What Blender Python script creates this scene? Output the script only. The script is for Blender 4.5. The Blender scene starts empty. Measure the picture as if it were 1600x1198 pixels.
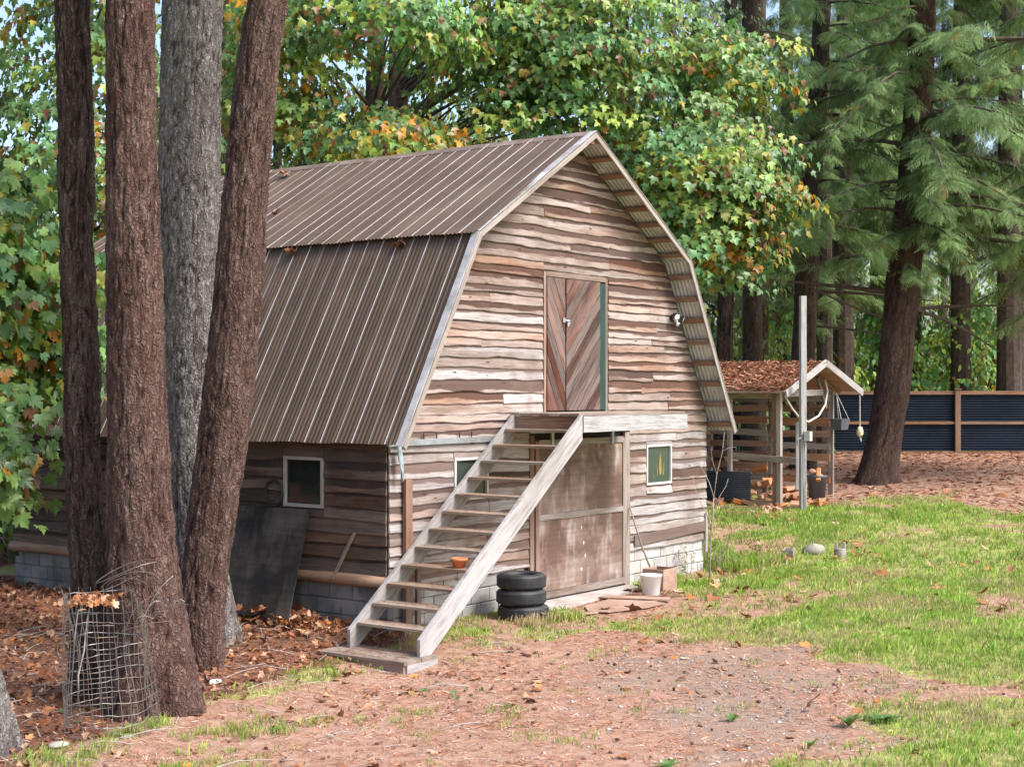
import bpy, math
import numpy as np
from mathutils import Vector

S = bpy.context.scene
COL = S.collection
RAD = math.radians

# ------------------------------------------------------------------ camera, world, sun, exposure
cam = bpy.data.cameras.new('camera')
camo = bpy.data.objects.new('camera', cam)
COL.objects.link(camo)
camo.location = (-14.278, -12.389, 2.997)
camo.rotation_euler = (RAD(90), 0, RAD(36.24 - 90))
cam.sensor_width = 36
cam.lens = 36 * 2359.8 / 1600
cam.shift_y = 11.1 / 1600
cam.clip_end = 600
S.camera = camo

SUN_EL, SUN_AZ = RAD(50), RAD(-82)          # direction towards the sun: azimuth measured from +X, counter-clockwise
w = bpy.data.worlds.new('World')
S.world = w
w.use_nodes = True
wn = w.node_tree
bgn = wn.nodes['Background']
sky = wn.nodes.new('ShaderNodeTexSky')
sky.sky_type = 'NISHITA'
sky.sun_disc = False
sky.sun_elevation = SUN_EL
sky.sun_rotation = RAD(90) - SUN_AZ
sky.air_density = 1.0
sky.dust_density = 3.5
sky.ozone_density = 1.0
wn.links.new(sky.outputs[0], bgn.inputs[0])
bgn.inputs[1].default_value = 0.13
sun = bpy.data.lights.new('sun', 'SUN')
suno = bpy.data.objects.new('sun', sun)
COL.objects.link(suno)
sd = Vector((math.cos(SUN_EL) * math.cos(SUN_AZ), math.cos(SUN_EL) * math.sin(SUN_AZ), math.sin(SUN_EL)))
suno.rotation_euler = sd.to_track_quat('Z', 'Y').to_euler()
suno.location = (0, -20, 30)
sun.energy = 1.5
sun.angle = RAD(16)
sun.color = (1, .975, .94)
S.view_settings.view_transform = 'Standard'
S.view_settings.look = 'None'
S.view_settings.gamma = 1
S.view_settings.exposure = 1.4
S.view_settings.use_curve_mapping = False
S.render.engine = 'CYCLES'
S.cycles.max_bounces = 6
S.cycles.diffuse_bounces = 3
S.cycles.glossy_bounces = 2
S.cycles.transmission_bounces = 4
S.cycles.transparent_max_bounces = 6
S.cycles.use_denoising = True

rng = np.random.default_rng(7)

# ------------------------------------------------------------------ numeric helpers
def hash01(ix, iy, iz=0, s=0):
    h = (ix.astype(np.int64) * 374761393 + iy.astype(np.int64) * 668265263 + np.asarray(iz).astype(np.int64) * 2147483647 + s * 1274126177) & 0xffffffff
    h = ((h ^ (h >> 13)) * 1274126177) & 0xffffffff
    h = ((h ^ (h >> 16)) * 2246822519) & 0xffffffff
    return ((h ^ (h >> 15)) & 0xffffff) / float(0xffffff)

def vnoise(x, y, s=0, wrap=None):
    ix = np.floor(x); iy = np.floor(y)
    fx = x - ix; fy = y - iy
    fx = fx * fx * (3 - 2 * fx); fy = fy * fy * (3 - 2 * fy)
    a, b = ix, ix + 1
    if wrap: a, b = np.mod(a, wrap), np.mod(b, wrap)
    z = np.zeros_like(ix)
    return (hash01(a, iy, z, s) * (1 - fx) + hash01(b, iy, z, s) * fx) * (1 - fy) + (hash01(a, iy + 1, z, s) * (1 - fx) + hash01(b, iy + 1, z, s) * fx) * fy

def fbm(x, y, o=4, s=0):
    v = 0; a = .5
    for i in range(o):
        v = v + a * vnoise(x * 2 ** i, y * 2 ** i, s + i); a *= .5
    return v

def worley(x, y, wrap, s=0):
    """F1, F2 and the cell value on a 2-D lattice that wraps in x"""
    ix = np.floor(x); iy = np.floor(y)
    f1 = np.full(x.shape, 9.); f2 = np.full(x.shape, 9.); cv = np.zeros(x.shape)
    z = np.zeros_like(ix)
    for dx in (-1, 0, 1):
        for dy in (-1, 0, 1):
            cx = ix + dx; cy = iy + dy
            wx = np.mod(cx, wrap)
            px = cx + .1 + .8 * hash01(wx, cy, z, s); py = cy + .1 + .8 * hash01(wx, cy, z, s + 5)
            d = np.hypot(x - px, y - py)
            near = d < f1
            f2 = np.where(near, f1, np.minimum(f2, d))
            cv = np.where(near, hash01(wx, cy, z, s + 9), cv)
            f1 = np.where(near, d, f1)
    return f1, f2, cv

def sstep(a, b, x):
    t = np.clip((x - a) / (b - a), 0, 1)
    return t * t * (3 - 2 * t)

def in_poly(px, py, poly):
    r = np.zeros(px.shape, bool)
    n = len(poly)
    for i in range(n):
        x0, y0 = poly[i]; x1, y1 = poly[(i + 1) % n]
        c = ((y0 > py) != (y1 > py)) & (px < (x1 - x0) * (py - y0) / (y1 - y0 + 1e-12) + x0)
        r ^= c
    return r

def poly_sd(px, py, poly):
    d = np.full(px.shape, 1e9)
    n = len(poly)
    for i in range(n):
        x0, y0 = poly[i]; x1, y1 = poly[(i + 1) % n]
        ex, ey = x1 - x0, y1 - y0
        t = np.clip(((px - x0) * ex + (py - y0) * ey) / (ex * ex + ey * ey + 1e-12), 0, 1)
        d = np.minimum(d, np.hypot(px - x0 - t * ex, py - y0 - t * ey))
    return np.where(in_poly(px, py, poly), d, -d)

# ground height: thin-plate surface through surveyed spots (x, y, z)
CP = np.array([(0,0,0),(0,3.8,0),(0,7.6,.02),(4,0,-.03),(8.1,0,0),(8.3,7,.3),(1.6,-.9,-.05),(-1,-1.3,-.2),(-2.5,-.5,-.2),(-4.5,-.6,-.22),(-6.5,-1.5,-.27),(-4.5,-5.2,-.2),(-2,-8.5,-.15),(2,-4,-.08),(4,-7,0),(7,-2,.03),(10,-.8,.12),(10,-6,.2),(16,-3,.5),(14.4,1.7,.6),(17,2.6,.66),(14,6,.65),(22,1,.95),(20,1.5,.85),(26,-3,1.),(30,4,1.1),(33,9,1.2),(30,16,1.2),(15,20,1.0),(0,18,.4),(-12,8,0),(-13,-12,-.3),(10,-18,.2),(45,10,1.3),(60,-12,1.5),(60,40,1.6),(5,50,1.2),(-30,30,.3),(-40,-10,-.2),(30,-30,.6)], float)
def _k(r): return r * r * np.log(r + 1e-9)
def _fit():
    n = len(CP); d = np.hypot(CP[:, None, 0] - CP[None, :, 0], CP[:, None, 1] - CP[None, :, 1])
    A = np.zeros((n + 3, n + 3)); A[:n, :n] = _k(d) + np.eye(n) * .5
    A[:n, n] = A[n, :n] = 1; A[:n, n + 1:] = CP[:, :2]; A[n + 1:, :n] = CP[:, :2].T
    return np.linalg.solve(A, np.r_[CP[:, 2], 0, 0, 0])
_w = _fit()
def gh(x, y):
    x = np.clip(np.asarray(x, float), -40, 60); y = np.clip(np.asarray(y, float), -30, 50); s = x.shape
    x = x.ravel(); y = y.ravel()
    out = np.full(x.shape, _w[-3]) + _w[-2] * x + _w[-1] * y
    for (cx, cy, _), q in zip(CP, _w): out += q * _k(np.hypot(x - cx, y - cy))
    out += .05 * (fbm(x * .9, y * .9, 3, 3) - .45) * sstep(-.3, -1.6, y)
    return out.reshape(s)
def g1(x, y): return float(gh(np.array([x]), np.array([y]))[0])

# ------------------------------------------------------------------ mesh helpers
def mesh_np(name, V, F, uv=None, col=None, smooth=False):
    """V (n,3); F list of (m,k) int arrays; uv per vertex; col per vertex (rgb)"""
    if not isinstance(F, list): F = [F]
    F = [np.asarray(f, np.int32) for f in F if len(f)]
    me = bpy.data.meshes.new(name)
    V = np.asarray(V, np.float32)
    me.vertices.add(len(V)); me.vertices.foreach_set('co', V.ravel())
    lv = np.concatenate([f.ravel() for f in F])
    tot = np.concatenate([np.full(len(f), f.shape[1], np.int32) for f in F])
    st = np.r_[0, np.cumsum(tot)[:-1]].astype(np.int32)
    me.loops.add(len(lv)); me.loops.foreach_set('vertex_index', lv)
    me.polygons.add(len(tot)); me.polygons.foreach_set('loop_start', st); me.polygons.foreach_set('loop_total', tot)
    if smooth: me.polygons.foreach_set('use_smooth', np.ones(len(tot), bool))
    if uv is not None:
        l = me.uv_layers.new(name='UVMap')
        l.data.foreach_set('uv', np.asarray(uv, np.float32)[lv].ravel())
    if col is not None:
        a = me.color_attributes.new('col', 'FLOAT_COLOR', 'POINT')
        c = np.ones((len(V), 4), np.float32); c[:, :3] = col
        a.data.foreach_set('color', c.ravel())
    me.update(calc_edges=True)
    return me

class MB:
    """collects shapes of one part; every vertex has a uv (metres along the grain, metres across)"""
    def __init__(s): s.v = []; s.f = []; s.uv = []
    def raw(s, v, f, uv=None):
        b = len(s.v)
        s.v += [tuple(p) for p in v]; s.f += [tuple(i + b for i in q) for q in f]
        s.uv += [tuple(p) for p in uv] if uv is not None else [(p[0] + p[1], p[2]) for p in v]
        return s
    def plank(s, A, B, wdir, w, t, jit=.0015, seg=2, bev=.004):
        A = np.array(A, float); B = np.array(B, float); L = np.linalg.norm(B - A); d = (B - A) / L
        wd = np.array(wdir, float); wd -= d * (wd @ d); wd /= np.linalg.norm(wd); n = np.cross(d, wd)
        b = min(bev, w * .3, t * .3); hw, ht = w / 2, t / 2
        prof = [(-hw + b, -ht), (hw - b, -ht), (hw, -ht + b), (hw, ht - b), (hw - b, ht), (-hw + b, ht), (-hw, ht - b), (-hw, -ht + b)]
        acr = [0, w, w + b, w + t, w + t, 2 * w + t, 2 * w + t, 2 * w + 2 * t]
        v = []; uv = []; o = rng.random() * 7
        for i in range(seg + 1):
            k = i / seg
            off = rng.normal(0, jit, 2)
            for (a, c), u in zip(prof, acr):
                v.append(A + d * L * k + wd * (a + off[0]) + n * (c + off[1])); uv.append((o + L * k, u))
        f = []
        for i in range(seg):
            for j in range(8):
                f.append((i * 8 + j, i * 8 + (j + 1) % 8, i * 8 + 8 + (j + 1) % 8, i * 8 + 8 + j))
        f.append(tuple(range(7, -1, -1))); f.append(tuple(seg * 8 + j for j in range(8)))
        return s.raw(v, f, uv)
    def box(s, a, b, bev=.004):
        a = np.array(a, float); b = np.array(b, float); e = b - a; i = int(np.argmax(e)); c = (a + b) / 2
        A = c.copy(); B = c.copy(); A[i] = a[i]; B[i] = b[i]
        j = [k for k in range(3) if k != i]; wd = np.zeros(3); k = j[0] if e[j[0]] >= e[j[1]] else j[1]; wd[k] = 1
        t = e[j[1]] if k == j[0] else e[j[0]]
        return s.plank(A, B, wd, e[k], t, 0, 1, bev)
    def tube(s, pts, rad, n=8, cap=True):
        P = np.array(pts, float); m = len(P)
        R = np.full(m, rad, float) if np.isscalar(rad) else np.array(rad, float)
        T = np.gradient(P, axis=0); T /= np.linalg.norm(T, axis=1)[:, None] + 1e-12
        up = np.array((0, 0, 1.)) if abs(T[0][2]) < .9 else np.array((1., 0, 0))
        v = []; uv = []; acc = 0
        x = np.cross(up, T[0]); x /= np.linalg.norm(x)
        for i in range(m):
            x = x - T[i] * (x @ T[i]); x /= np.linalg.norm(x) + 1e-12; y = np.cross(T[i], x)
            if i: acc += np.linalg.norm(P[i] - P[i - 1])
            for j in range(n):
                a = 2 * math.pi * j / n
                v.append(P[i] + R[i] * (x * math.cos(a) + y * math.sin(a))); uv.append((acc, R[i] * a))
        f = [(i * n + j, i * n + (j + 1) % n, i * n + n + (j + 1) % n, i * n + n + j) for i in range(m - 1) for j in range(n)]
        if cap: f += [tuple(range(n - 1, -1, -1)), tuple((m - 1) * n + j for j in range(n))]
        return s.raw(v, f, uv)
    def lathe(s, prof, c, n=24, close=False):
        c = np.array(c, float); v = []; uv = []
        for r, z in prof:
            for j in range(n):
                a = 2 * math.pi * j / n
                v.append(c + (r * math.cos(a), r * math.sin(a), z)); uv.append((a * .3, z))
        m = len(prof)
        f = [(i * n + j, i * n + (j + 1) % n, i * n + n + (j + 1) % n, i * n + n + j) for i in range(m - 1) for j in range(n)]
        if close: f += [((m - 1) * n + j, (m - 1) * n + (j + 1) % n, (j + 1) % n, j) for j in range(n)]
        return s.raw(v, f, uv)
    def prism(s, poly, a, b):
        """polygon points (3-D) swept from offset a to offset b"""
        P = [np.array(p, float) for p in poly]; n = len(P); a = np.array(a, float); b = np.array(b, float)
        v = [p + a for p in P] + [p + b for p in P]
        f = [tuple(range(n)), tuple(range(2 * n - 1, n - 1, -1))] + [(i, i + n, (i + 1) % n + n, (i + 1) % n) for i in range(n)]
        return s.raw(v, f)
    def build(s, name, mat, parent=None, smooth=False, **props):
        me = bpy.data.meshes.new(name)
        off = ORG.get(parent.name, (0, 0, 0)) if parent else (0, 0, 0)
        me.from_pydata([(p[0] - off[0], p[1] - off[1], p[2] - off[2]) for p in s.v], [], s.f)
        l = me.uv_layers.new(name='UVMap')
        li = np.empty(len(me.loops), np.int32); me.loops.foreach_get('vertex_index', li)
        l.data.foreach_set('uv', np.array(s.uv, np.float32)[li].ravel())
        if smooth: me.polygons.foreach_set('use_smooth', np.ones(len(me.polygons), bool))
        import bmesh
        bm = bmesh.new(); bm.from_mesh(me); bmesh.ops.recalc_face_normals(bm, faces=bm.faces); bm.to_mesh(me); bm.free()
        return put(name, me, mat, parent, **props)

ORG = {}                                  # world position of every thing's Empty (children are modelled relative to it)
def put(name, me, mat, parent=None, **props):
    o = bpy.data.objects.new(name, me); COL.objects.link(o)
    if mat is not None and not len(me.materials): me.materials.append(mat)
    if parent is not None:
        o.parent = parent; ORG[o.name] = ORG.get(parent.name, (0, 0, 0))
    for k, v in props.items(): o[k] = v
    return o
def thing(name, loc, label, cat, group=None):
    o = bpy.data.objects.new(name, None); COL.objects.link(o); o.location = loc; o.empty_display_size = .2
    ORG[o.name] = tuple(loc); o['label'] = label; o['category'] = cat
    if group: o['group'] = group
    return o
def np_put(name, V, F, mat, parent=None, uv=None, col=None, smooth=False, **props):
    off = np.array(ORG.get(parent.name, (0, 0, 0))) if parent else 0
    return put(name, mesh_np(name, np.asarray(V) - off, F, uv, col, smooth), mat, parent, **props)

# ------------------------------------------------------------------ materials
class NT:
    def __init__(s, name):
        s.m = bpy.data.materials.new(name); s.m.use_nodes = True; s.t = s.m.node_tree
        s.b = s.t.nodes['Principled BSDF']; s.out = s.t.nodes['Material Output']
    def n(s, typ, **kw):
        nd = s.t.nodes.new('ShaderNode' + typ)
        for k, v in kw.items():
            if hasattr(nd, k) and not k[0].isupper(): setattr(nd, k, v)
        return nd
    def l(s, a, b): s.t.links.new(a, b)
    def set(s, sock, v):
        if hasattr(v, 'is_output'): s.l(v, sock)
        else: sock.default_value = v
    def math(s, op, a, b=0, clamp=False):
        nd = s.n('Math', operation=op); nd.use_clamp = clamp; s.set(nd.inputs[0], a); s.set(nd.inputs[1], b); return nd.outputs[0]
    def mapr(s, v, a, b, c=0, d=1):
        nd = s.n('MapRange'); nd.interpolation_type = 'SMOOTHSTEP'; s.set(nd.inputs[0], v)
        for i, q in zip((1, 2, 3, 4), (a, b, c, d)): s.set(nd.inputs[i], q)
        return nd.outputs[0]
    def mix(s, f, a, b, mode='MIX'):
        nd = s.n('Mix', data_type='RGBA', blend_type=mode); s.set(nd.inputs[0], f)
        s.set(nd.inputs[6], a if hasattr(a, 'is_output') else (*a, 1)); s.set(nd.inputs[7], b if hasattr(b, 'is_output') else (*b, 1)); return nd.outputs[2]
    def noise(s, vec, scale=(1, 1, 1), det=4, rough=.55, off=None):
        mp = s.n('Mapping'); s.l(vec, mp.inputs[0]); mp.inputs[3].default_value = scale
        if off is not None: s.l(off, mp.inputs[1])
        nd = s.n('TexNoise'); nd.inputs['Scale'].default_value = 1; nd.inputs['Detail'].default_value = det; nd.inputs['Roughness'].default_value = rough
        s.l(mp.outputs[0], nd.inputs['Vector']); return nd.outputs[0]
    def uv(s): return s.n('UVMap').outputs[0]
    def obj(s): return s.n('TexCoord').outputs['Object']
    def geo(s): return s.n('NewGeometry').outputs['Position']
    def rnd(s, salt=1.0):
        r = s.n('ObjectInfo').outputs['Random']
        return s.math('FRACT', s.math('MULTIPLY', r, salt))
    def rndvec(s):
        r = s.n('ObjectInfo').outputs['Random']; c = s.n('CombineXYZ')
        s.set(c.inputs[0], s.math('MULTIPLY', r, 37.)); s.set(c.inputs[1], s.math('MULTIPLY', r, 91.)); s.set(c.inputs[2], s.math('MULTIPLY', r, 13.)); return c.outputs[0]
    def bump(s, h, strength=.4, dist=.01):
        nd = s.n('Bump'); nd.inputs['Strength'].default_value = strength; nd.inputs['Distance'].default_value = dist
        s.l(h, nd.inputs['Height']); s.l(nd.outputs[0], s.b.inputs['Normal'])
    def done(s, col, rough=.8, metal=0, spec=None):
        s.set(s.b.inputs['Base Color'], col if hasattr(col, 'is_output') else (*col, 1)); s.set(s.b.inputs['Roughness'], rough); s.b.inputs['Metallic'].default_value = metal
        if spec is not None: s.b.inputs['Specular IOR Level'].default_value = spec
        return s.m

def wood(name, light, dark, silver, silv=.5, val=.3, rough=.85, grain=45, stain=None):
    """weathered timber: uv.x along the grain, uv.y across; every board gets its own tone"""
    k = NT(name); uv = k.uv(); rv = k.rndvec()
    g = k.noise(uv, (2.2, grain * 1.25, 1), 6, .72, rv); gb = k.noise(uv, (1.1, 7, 1), 4, .6, rv); lo = k.noise(uv, (.5, 2.2, 1), 3, .5, rv)
    c = k.mix(k.mapr(gb, .32, .68), dark, light)
    c = k.mix(k.math('MULTIPLY', k.mapr(k.math('ADD', lo, k.math('MULTIPLY', k.rnd(17.3), .3)), .42, .75), silv), c, silver)
    c = k.mix(k.mapr(g, .34, .56, .6, 0), c, tuple(x * .5 for x in dark))
    if stain:
        sx = k.n('SeparateXYZ'); k.l(uv, sx.inputs[0])
        e = k.math('ADD', sx.outputs[1], k.math('MULTIPLY', k.math('SUBTRACT', gb, .5), stain[1]))
        e = k.math('ADD', e, k.math('MULTIPLY', k.math('SUBTRACT', k.rnd(5.7), .5), stain[2]))
        c = k.mix(k.math('MULTIPLY', k.mapr(e, stain[0], stain[0] + .018), stain[4]), c, stain[3])
    if stain:                                            # grime washed over the wall, then knots
        gp = k.geo()
        c = k.mix(k.math('MULTIPLY', k.mapr(k.noise(gp, (1.1, 1.1, .55), 5, .65), .46, .68), .5), c, (.15, .098, .075))
        mp = k.n('Mapping'); k.l(uv, mp.inputs[0]); mp.inputs[3].default_value = (2.1, 7, 1); k.l(rv, mp.inputs[1])
        vk = k.n('TexVoronoi'); vk.inputs['Scale'].default_value = 1; k.l(mp.outputs[0], vk.inputs['Vector'])
        c = k.mix(k.mapr(vk.outputs['Distance'], .05, .13, .85, 0), c, (.045, .025, .02))
    hv = k.n('HueSaturation'); k.l(c, hv.inputs['Color'])
    k.set(hv.inputs['Value'], k.math('ADD', k.math('MULTIPLY', k.rnd(7.1), val), 1 - val / 2)); k.set(hv.inputs['Saturation'], k.math('ADD', k.math('MULTIPLY', k.rnd(3.3), .4), .8))
    k.bump(g, .5, .006)
    return k.done(hv.outputs[0], rough, 0, .25)

M = {}
M['siding'] = wood('siding', (.37, .25, .19), (.215, .122, .088), (.40, .345, .318), .8, .36, stain=(.046, .17, .10, (.072, .036, .027), .9))
M['siding_grey'] = wood('siding_grey', (.37, .305, .27), (.21, .145, .115), (.45, .425, .42), .9, .30, stain=(.078, .15, .08, (.11, .063, .049), .82))
M['siding_side'] = wood('siding_side', (.165, .108, .075), (.06, .037, .027), (.135, .112, .098), .6, .7, stain=(.11, .14, .1, (.024, .017, .014), .85))  # shade of the side wall put into the wood tones, darker than the front
M['beam_pale'] = wood('beam_pale', (.36, .34, .325), (.24, .215, .2), (.42, .41, .413), .9, .14, grain=22)
M['tread'] = wood('tread', (.34, .25, .185), (.19, .135, .10), (.38, .32, .27), .7, .3)
M['brown'] = wood('brown', (.27, .155, .105), (.15, .08, .055), (.36, .29, .25), .5, .35)
M['brown_dark'] = wood('brown_dark', (.17, .10, .07), (.09, .05, .035), (.22, .17, .14), .4, .3)
M['grey_wood'] = wood('grey_wood', (.31, .24, .195), (.17, .125, .098), (.40, .36, .335), .8, .35)
M['shed_board'] = wood('shed_board', (.42, .22, .13), (.25, .125, .075), (.40, .31, .25), .4, .5)
M['fence_wood'] = wood('fence_wood', (.31, .17, .095), (.21, .11, .06), (.33, .22, .15), .4, .25)
M['purlin'] = wood('purlin', (.36, .19, .12), (.2, .1, .065), (.38, .3, .25), .35, .3)
M['log'] = wood('log', (.33, .19, .115), (.2, .105, .065), (.34, .25, .19), .4, .3)
M['door_plank'] = wood('door_plank', (.135, .052, .032), (.042, .018, .013), (.30, .26, .245), .38, .6, grain=20)
M['firewood'] = wood('firewood', (.55, .25, .12), (.33, .13, .065), (.45, .3, .2), .4, .5)

def plywood(name, base, dark, pale, blotch=.55):
    k = NT(name); uv = k.uv()
    a = k.noise(uv, (1.3, 1.1, 1), 5, .62); b = k.noise(uv, (.8, 14, 1), 4, .6); d = k.noise(uv, (6, 1.2, 1), 4, .6)
    c = k.mix(k.mapr(a, .4, .62), dark, base)
    c = k.mix(k.math('MULTIPLY', k.mapr(k.math('ADD', k.math('MULTIPLY', a, .4), k.math('MULTIPLY', d, .6)), .5, .68), blotch), c, pale)
    c = k.mix(k.mapr(b, .35, .6, .3, 0), c, tuple(x * .45 for x in dark))
    k.bump(b, .25, .004)
    return k.done(c, .8, 0, .25)
M['door_ply'] = plywood('door_ply', (.28, .20, .163), (.145, .09, .07), (.47, .43, .405), .9)
M['ply_dark'] = plywood('ply_dark', (.075, .066, .058), (.022, .02, .02), (.13, .118, .105), .5)
M['ply_ground'] = plywood('ply_ground', (.48, .33, .25), (.33, .21, .155), (.5, .38, .31), .5)

def concrete(name, a, b, dirt, dirtamt=.5):
    k = NT(name); p = k.geo()
    n = k.noise(p, (2.2, 2.2, 2.2), 5, .6); f = k.noise(p, (60, 60, 60), 3, .6)
    c = k.mix(k.mapr(n, .35, .65), a, b)
    c = k.mix(k.math('MULTIPLY', k.mapr(k.noise(p, (3.1, 3.1, 1.1), 4, .65), .48, .66), dirtamt), c, dirt)
    hv = k.n('HueSaturation'); k.l(c, hv.inputs['Color']); k.set(hv.inputs['Value'], k.math('ADD', k.math('MULTIPLY', k.rnd(7.1), .3), .85))
    k.bump(f, .5, .004)
    return k.done(hv.outputs[0], .92, 0, .2)
M['block'] = concrete('block', (.30, .29, .28), (.4, .385, .37), (.16, .15, .13))
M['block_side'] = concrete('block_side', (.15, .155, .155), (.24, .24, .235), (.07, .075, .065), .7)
M['block_painted'] = concrete('block_painted', (.43, .415, .40), (.52, .505, .49), (.28, .23, .2), .55)
M['mortar'] = concrete('mortar', (.24, .23, .22), (.32, .31, .3), (.15, .13, .12), .4)
M['slab'] = concrete('slab', (.36, .33, .31), (.46, .43, .41), (.3, .2, .15), .6)
M['old_concrete'] = concrete('old_concrete', (.24, .215, .185), (.36, .33, .29), (.12, .13, .07), .6)

def roofmetal():
    k = NT('roof_metal'); uv = k.uv(); sx = k.n('SeparateXYZ'); k.l(uv, sx.inputs[0]); rv = k.rndvec()
    st = k.noise(uv, (14, .35, 1), 4, .6, rv); bl = k.noise(uv, (1.1, .8, 1), 4, .6, rv)
    c = k.mix(k.mapr(st, .30, .70), (.068, .045, .032), (.098, .065, .046))
    c = k.mix(k.math('MULTIPLY', k.mapr(bl, .45, .7), .55), c, (.145, .10, .074))
    fr = k.math('FRACT', k.math('DIVIDE', sx.outputs[0], .272))           # ridge sheen painted into the colour as pale lines
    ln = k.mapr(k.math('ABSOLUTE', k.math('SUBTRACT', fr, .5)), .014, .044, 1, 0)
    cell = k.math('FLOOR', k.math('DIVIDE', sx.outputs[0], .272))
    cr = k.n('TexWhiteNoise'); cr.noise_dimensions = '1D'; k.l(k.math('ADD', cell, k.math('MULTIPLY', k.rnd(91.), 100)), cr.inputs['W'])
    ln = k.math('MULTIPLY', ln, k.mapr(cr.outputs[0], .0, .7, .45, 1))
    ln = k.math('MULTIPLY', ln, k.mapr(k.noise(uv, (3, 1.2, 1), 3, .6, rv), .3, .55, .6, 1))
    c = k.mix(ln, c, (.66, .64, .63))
    k.bump(bl, .15, .01)
    return k.done(c, k.mapr(st, .3, .7, .62, .5), .0, .3)
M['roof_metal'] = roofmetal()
def plain(name, c, rough=.6, metal=0, var=.12, scale=6, dirt=None, spec=None):
    k = NT(name); p = k.obj(); n = k.noise(p, (scale,) * 3, 5, .6)
    cc = k.mix(k.mapr(n, .3, .7), tuple(x * (1 - var) for x in c), tuple(min(1, x * (1 + var)) for x in c))
    if dirt: cc = k.mix(k.math('MULTIPLY', k.mapr(k.noise(p, (scale * .45,) * 3, 5, .65), .48, .62), .7), cc, dirt)
    k.bump(n, .15, .004)
    return k.done(cc, rough, metal, spec)
M['trim_metal'] = plain('trim_metal', (.56, .54, .53), .45, .3, .2, 5, (.3, .24, .2))
M['ridge_metal'] = plain('ridge_metal', (.17, .115, .09), .6, 0, .3, 3, (.3, .24, .21))
M['galv'] = plain('galv', (.42, .46, .49), .4, .6, .15, 5, (.3, .3, .3))
M['galv_under'] = plain('galv_under', (.5, .5, .49), .55, .3, .2, 4)
M['white_paint'] = plain('white_paint', (.56, .55, .535), .5, 0, .08, 5, (.5, .46, .42))
M['grey_paint'] = plain('grey_paint', (.36, .345, .33), .6, 0, .12, 5, (.3, .27, .24))
M['green_paint'] = plain('green_paint', (.010, .045, .036), .5, 0, .2, 3)
M['black_plastic'] = plain('black_plastic', (.018, .019, .022), .42, 0, .2, 8)
M['white_plastic'] = plain('white_plastic', (.80, .80, .80), .35, 0, .04, 3)
M['grey_plastic'] = plain('grey_plastic', (.075, .085, .10), .5, 0, .15, 4)
M['rubber'] = plain('rubber', (.028, .030, .034), .6, 0, .3, 9, (.055, .05, .047))
M['terracotta'] = plain('terracotta', (.56, .17, .07), .7, 0, .12, 12)
M['fence_metal'] = plain('fence_metal', (.012, .021, .036), .75, 0, .25, 1.2, None, .15)
M['black_sheet'] = plain('black_sheet', (.025, .03, .038), .45, .1, .2, 2)
M['wire'] = plain('wire', (.22, .21, .20), .45, .7, .2, 9, (.28, .2, .16))
M['dark_wire'] = plain('dark_wire', (.03, .028, .027), .6, .3, .2, 6)
M['rope'] = plain('rope', (.58, .55, .5), .9, 0, .15, 30)
M['float'] = plain('float', (.72, .64, .42), .5, 0, .15, 12)
M['cardboard'] = plain('cardboard', (.36, .24, .18), .85, 0, .2, 6, (.25, .16, .12))
M['cloth'] = plain('cloth', (.25, .33, .36), .9, 0, .3, 14)
M['stone'] = concrete('stone', (.36, .34, .31), (.5, .48, .45), (.2, .19, .14), .5)
M['white_stone'] = plain('white_stone', (.7, .69, .67), .8, 0, .1, 9)
M['dark_core'] = plain('dark_core', (.035, .026, .021), .9, 0, .2, 3)
M['lamp_glass'] = plain('lamp_glass', (.75, .76, .78), .15, 0, .03, 3)

def glass(name, c, rough=.08):
    k = NT(name); p = k.obj(); n = k.noise(p, (3, 3, 3), 3, .5)
    k.bump(n, .06, .02)
    return k.done(k.mix(n, tuple(x * .7 for x in c), tuple(x * 1.3 for x in c)), rough, 0, .6)
M['glass_dark'] = glass('glass_dark', (.012, .014, .02))
M['glass_green'] = glass('glass_green', (.05, .072, .06), .12)
M['glass_front'] = glass('glass_front', (.05, .062, .05), .1)
M['reflection_yellow'] = plain('reflection_yellow', (.27, .205, .05), .35, 0, .3, 30)

def bark(name, plate, plate2, crack, scale=1.):
    k = NT(name); a = k.n('Attribute'); a.attribute_name = 'col'; sx = k.n('SeparateColor'); k.l(a.outputs['Color'], sx.inputs[0])
    p = k.obj(); n = k.noise(p, (5 * scale, 5 * scale, 1.3 * scale), 5, .62); f = k.noise(p, (40, 40, 6), 5, .72)
    c = k.mix(k.mapr(k.math('ADD', k.math('MULTIPLY', n, .82), k.math('MULTIPLY', sx.outputs[1], .18)), .36, .64), plate, plate2)
    c = k.mix(k.mapr(f, .36, .62, .5, 0), c, crack)
    c = k.mix(k.mapr(sx.outputs[0], .16, .62, .95, 0), c, crack)
    c = k.mix(k.mapr(k.noise(p, (26, 26, 9), 4, .7), .60, .70, 0, .5), c, tuple(min(1, x * 1.55) for x in plate2))
    dv = k.n('TexNoise'); dv.inputs['Scale'].default_value = 9; dv.inputs['Detail'].default_value = 3; k.l(p, dv.inputs['Vector'])
    wp = k.mix(.20, p, dv.outputs['Color'], 'ADD'); mp = k.n('Mapping'); k.l(wp, mp.inputs[0]); mp.inputs[3].default_value = (24 * scale, 24 * scale, 4.2 * scale)
    ve = k.n('TexVoronoi'); ve.feature = 'DISTANCE_TO_EDGE'; ve.inputs['Scale'].default_value = 1; k.l(mp.outputs[0], ve.inputs['Vector'])
    ck = k.mapr(ve.outputs['Distance'], .0, .3)
    c = k.mix(k.math('SUBTRACT', .5, k.math('MULTIPLY', ck, .5)), c, crack)
    k.bump(k.math('ADD', f, k.math('MULTIPLY', ck, .8)), 1.0, .02)
    return k.done(c, .92, 0, .15)
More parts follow.
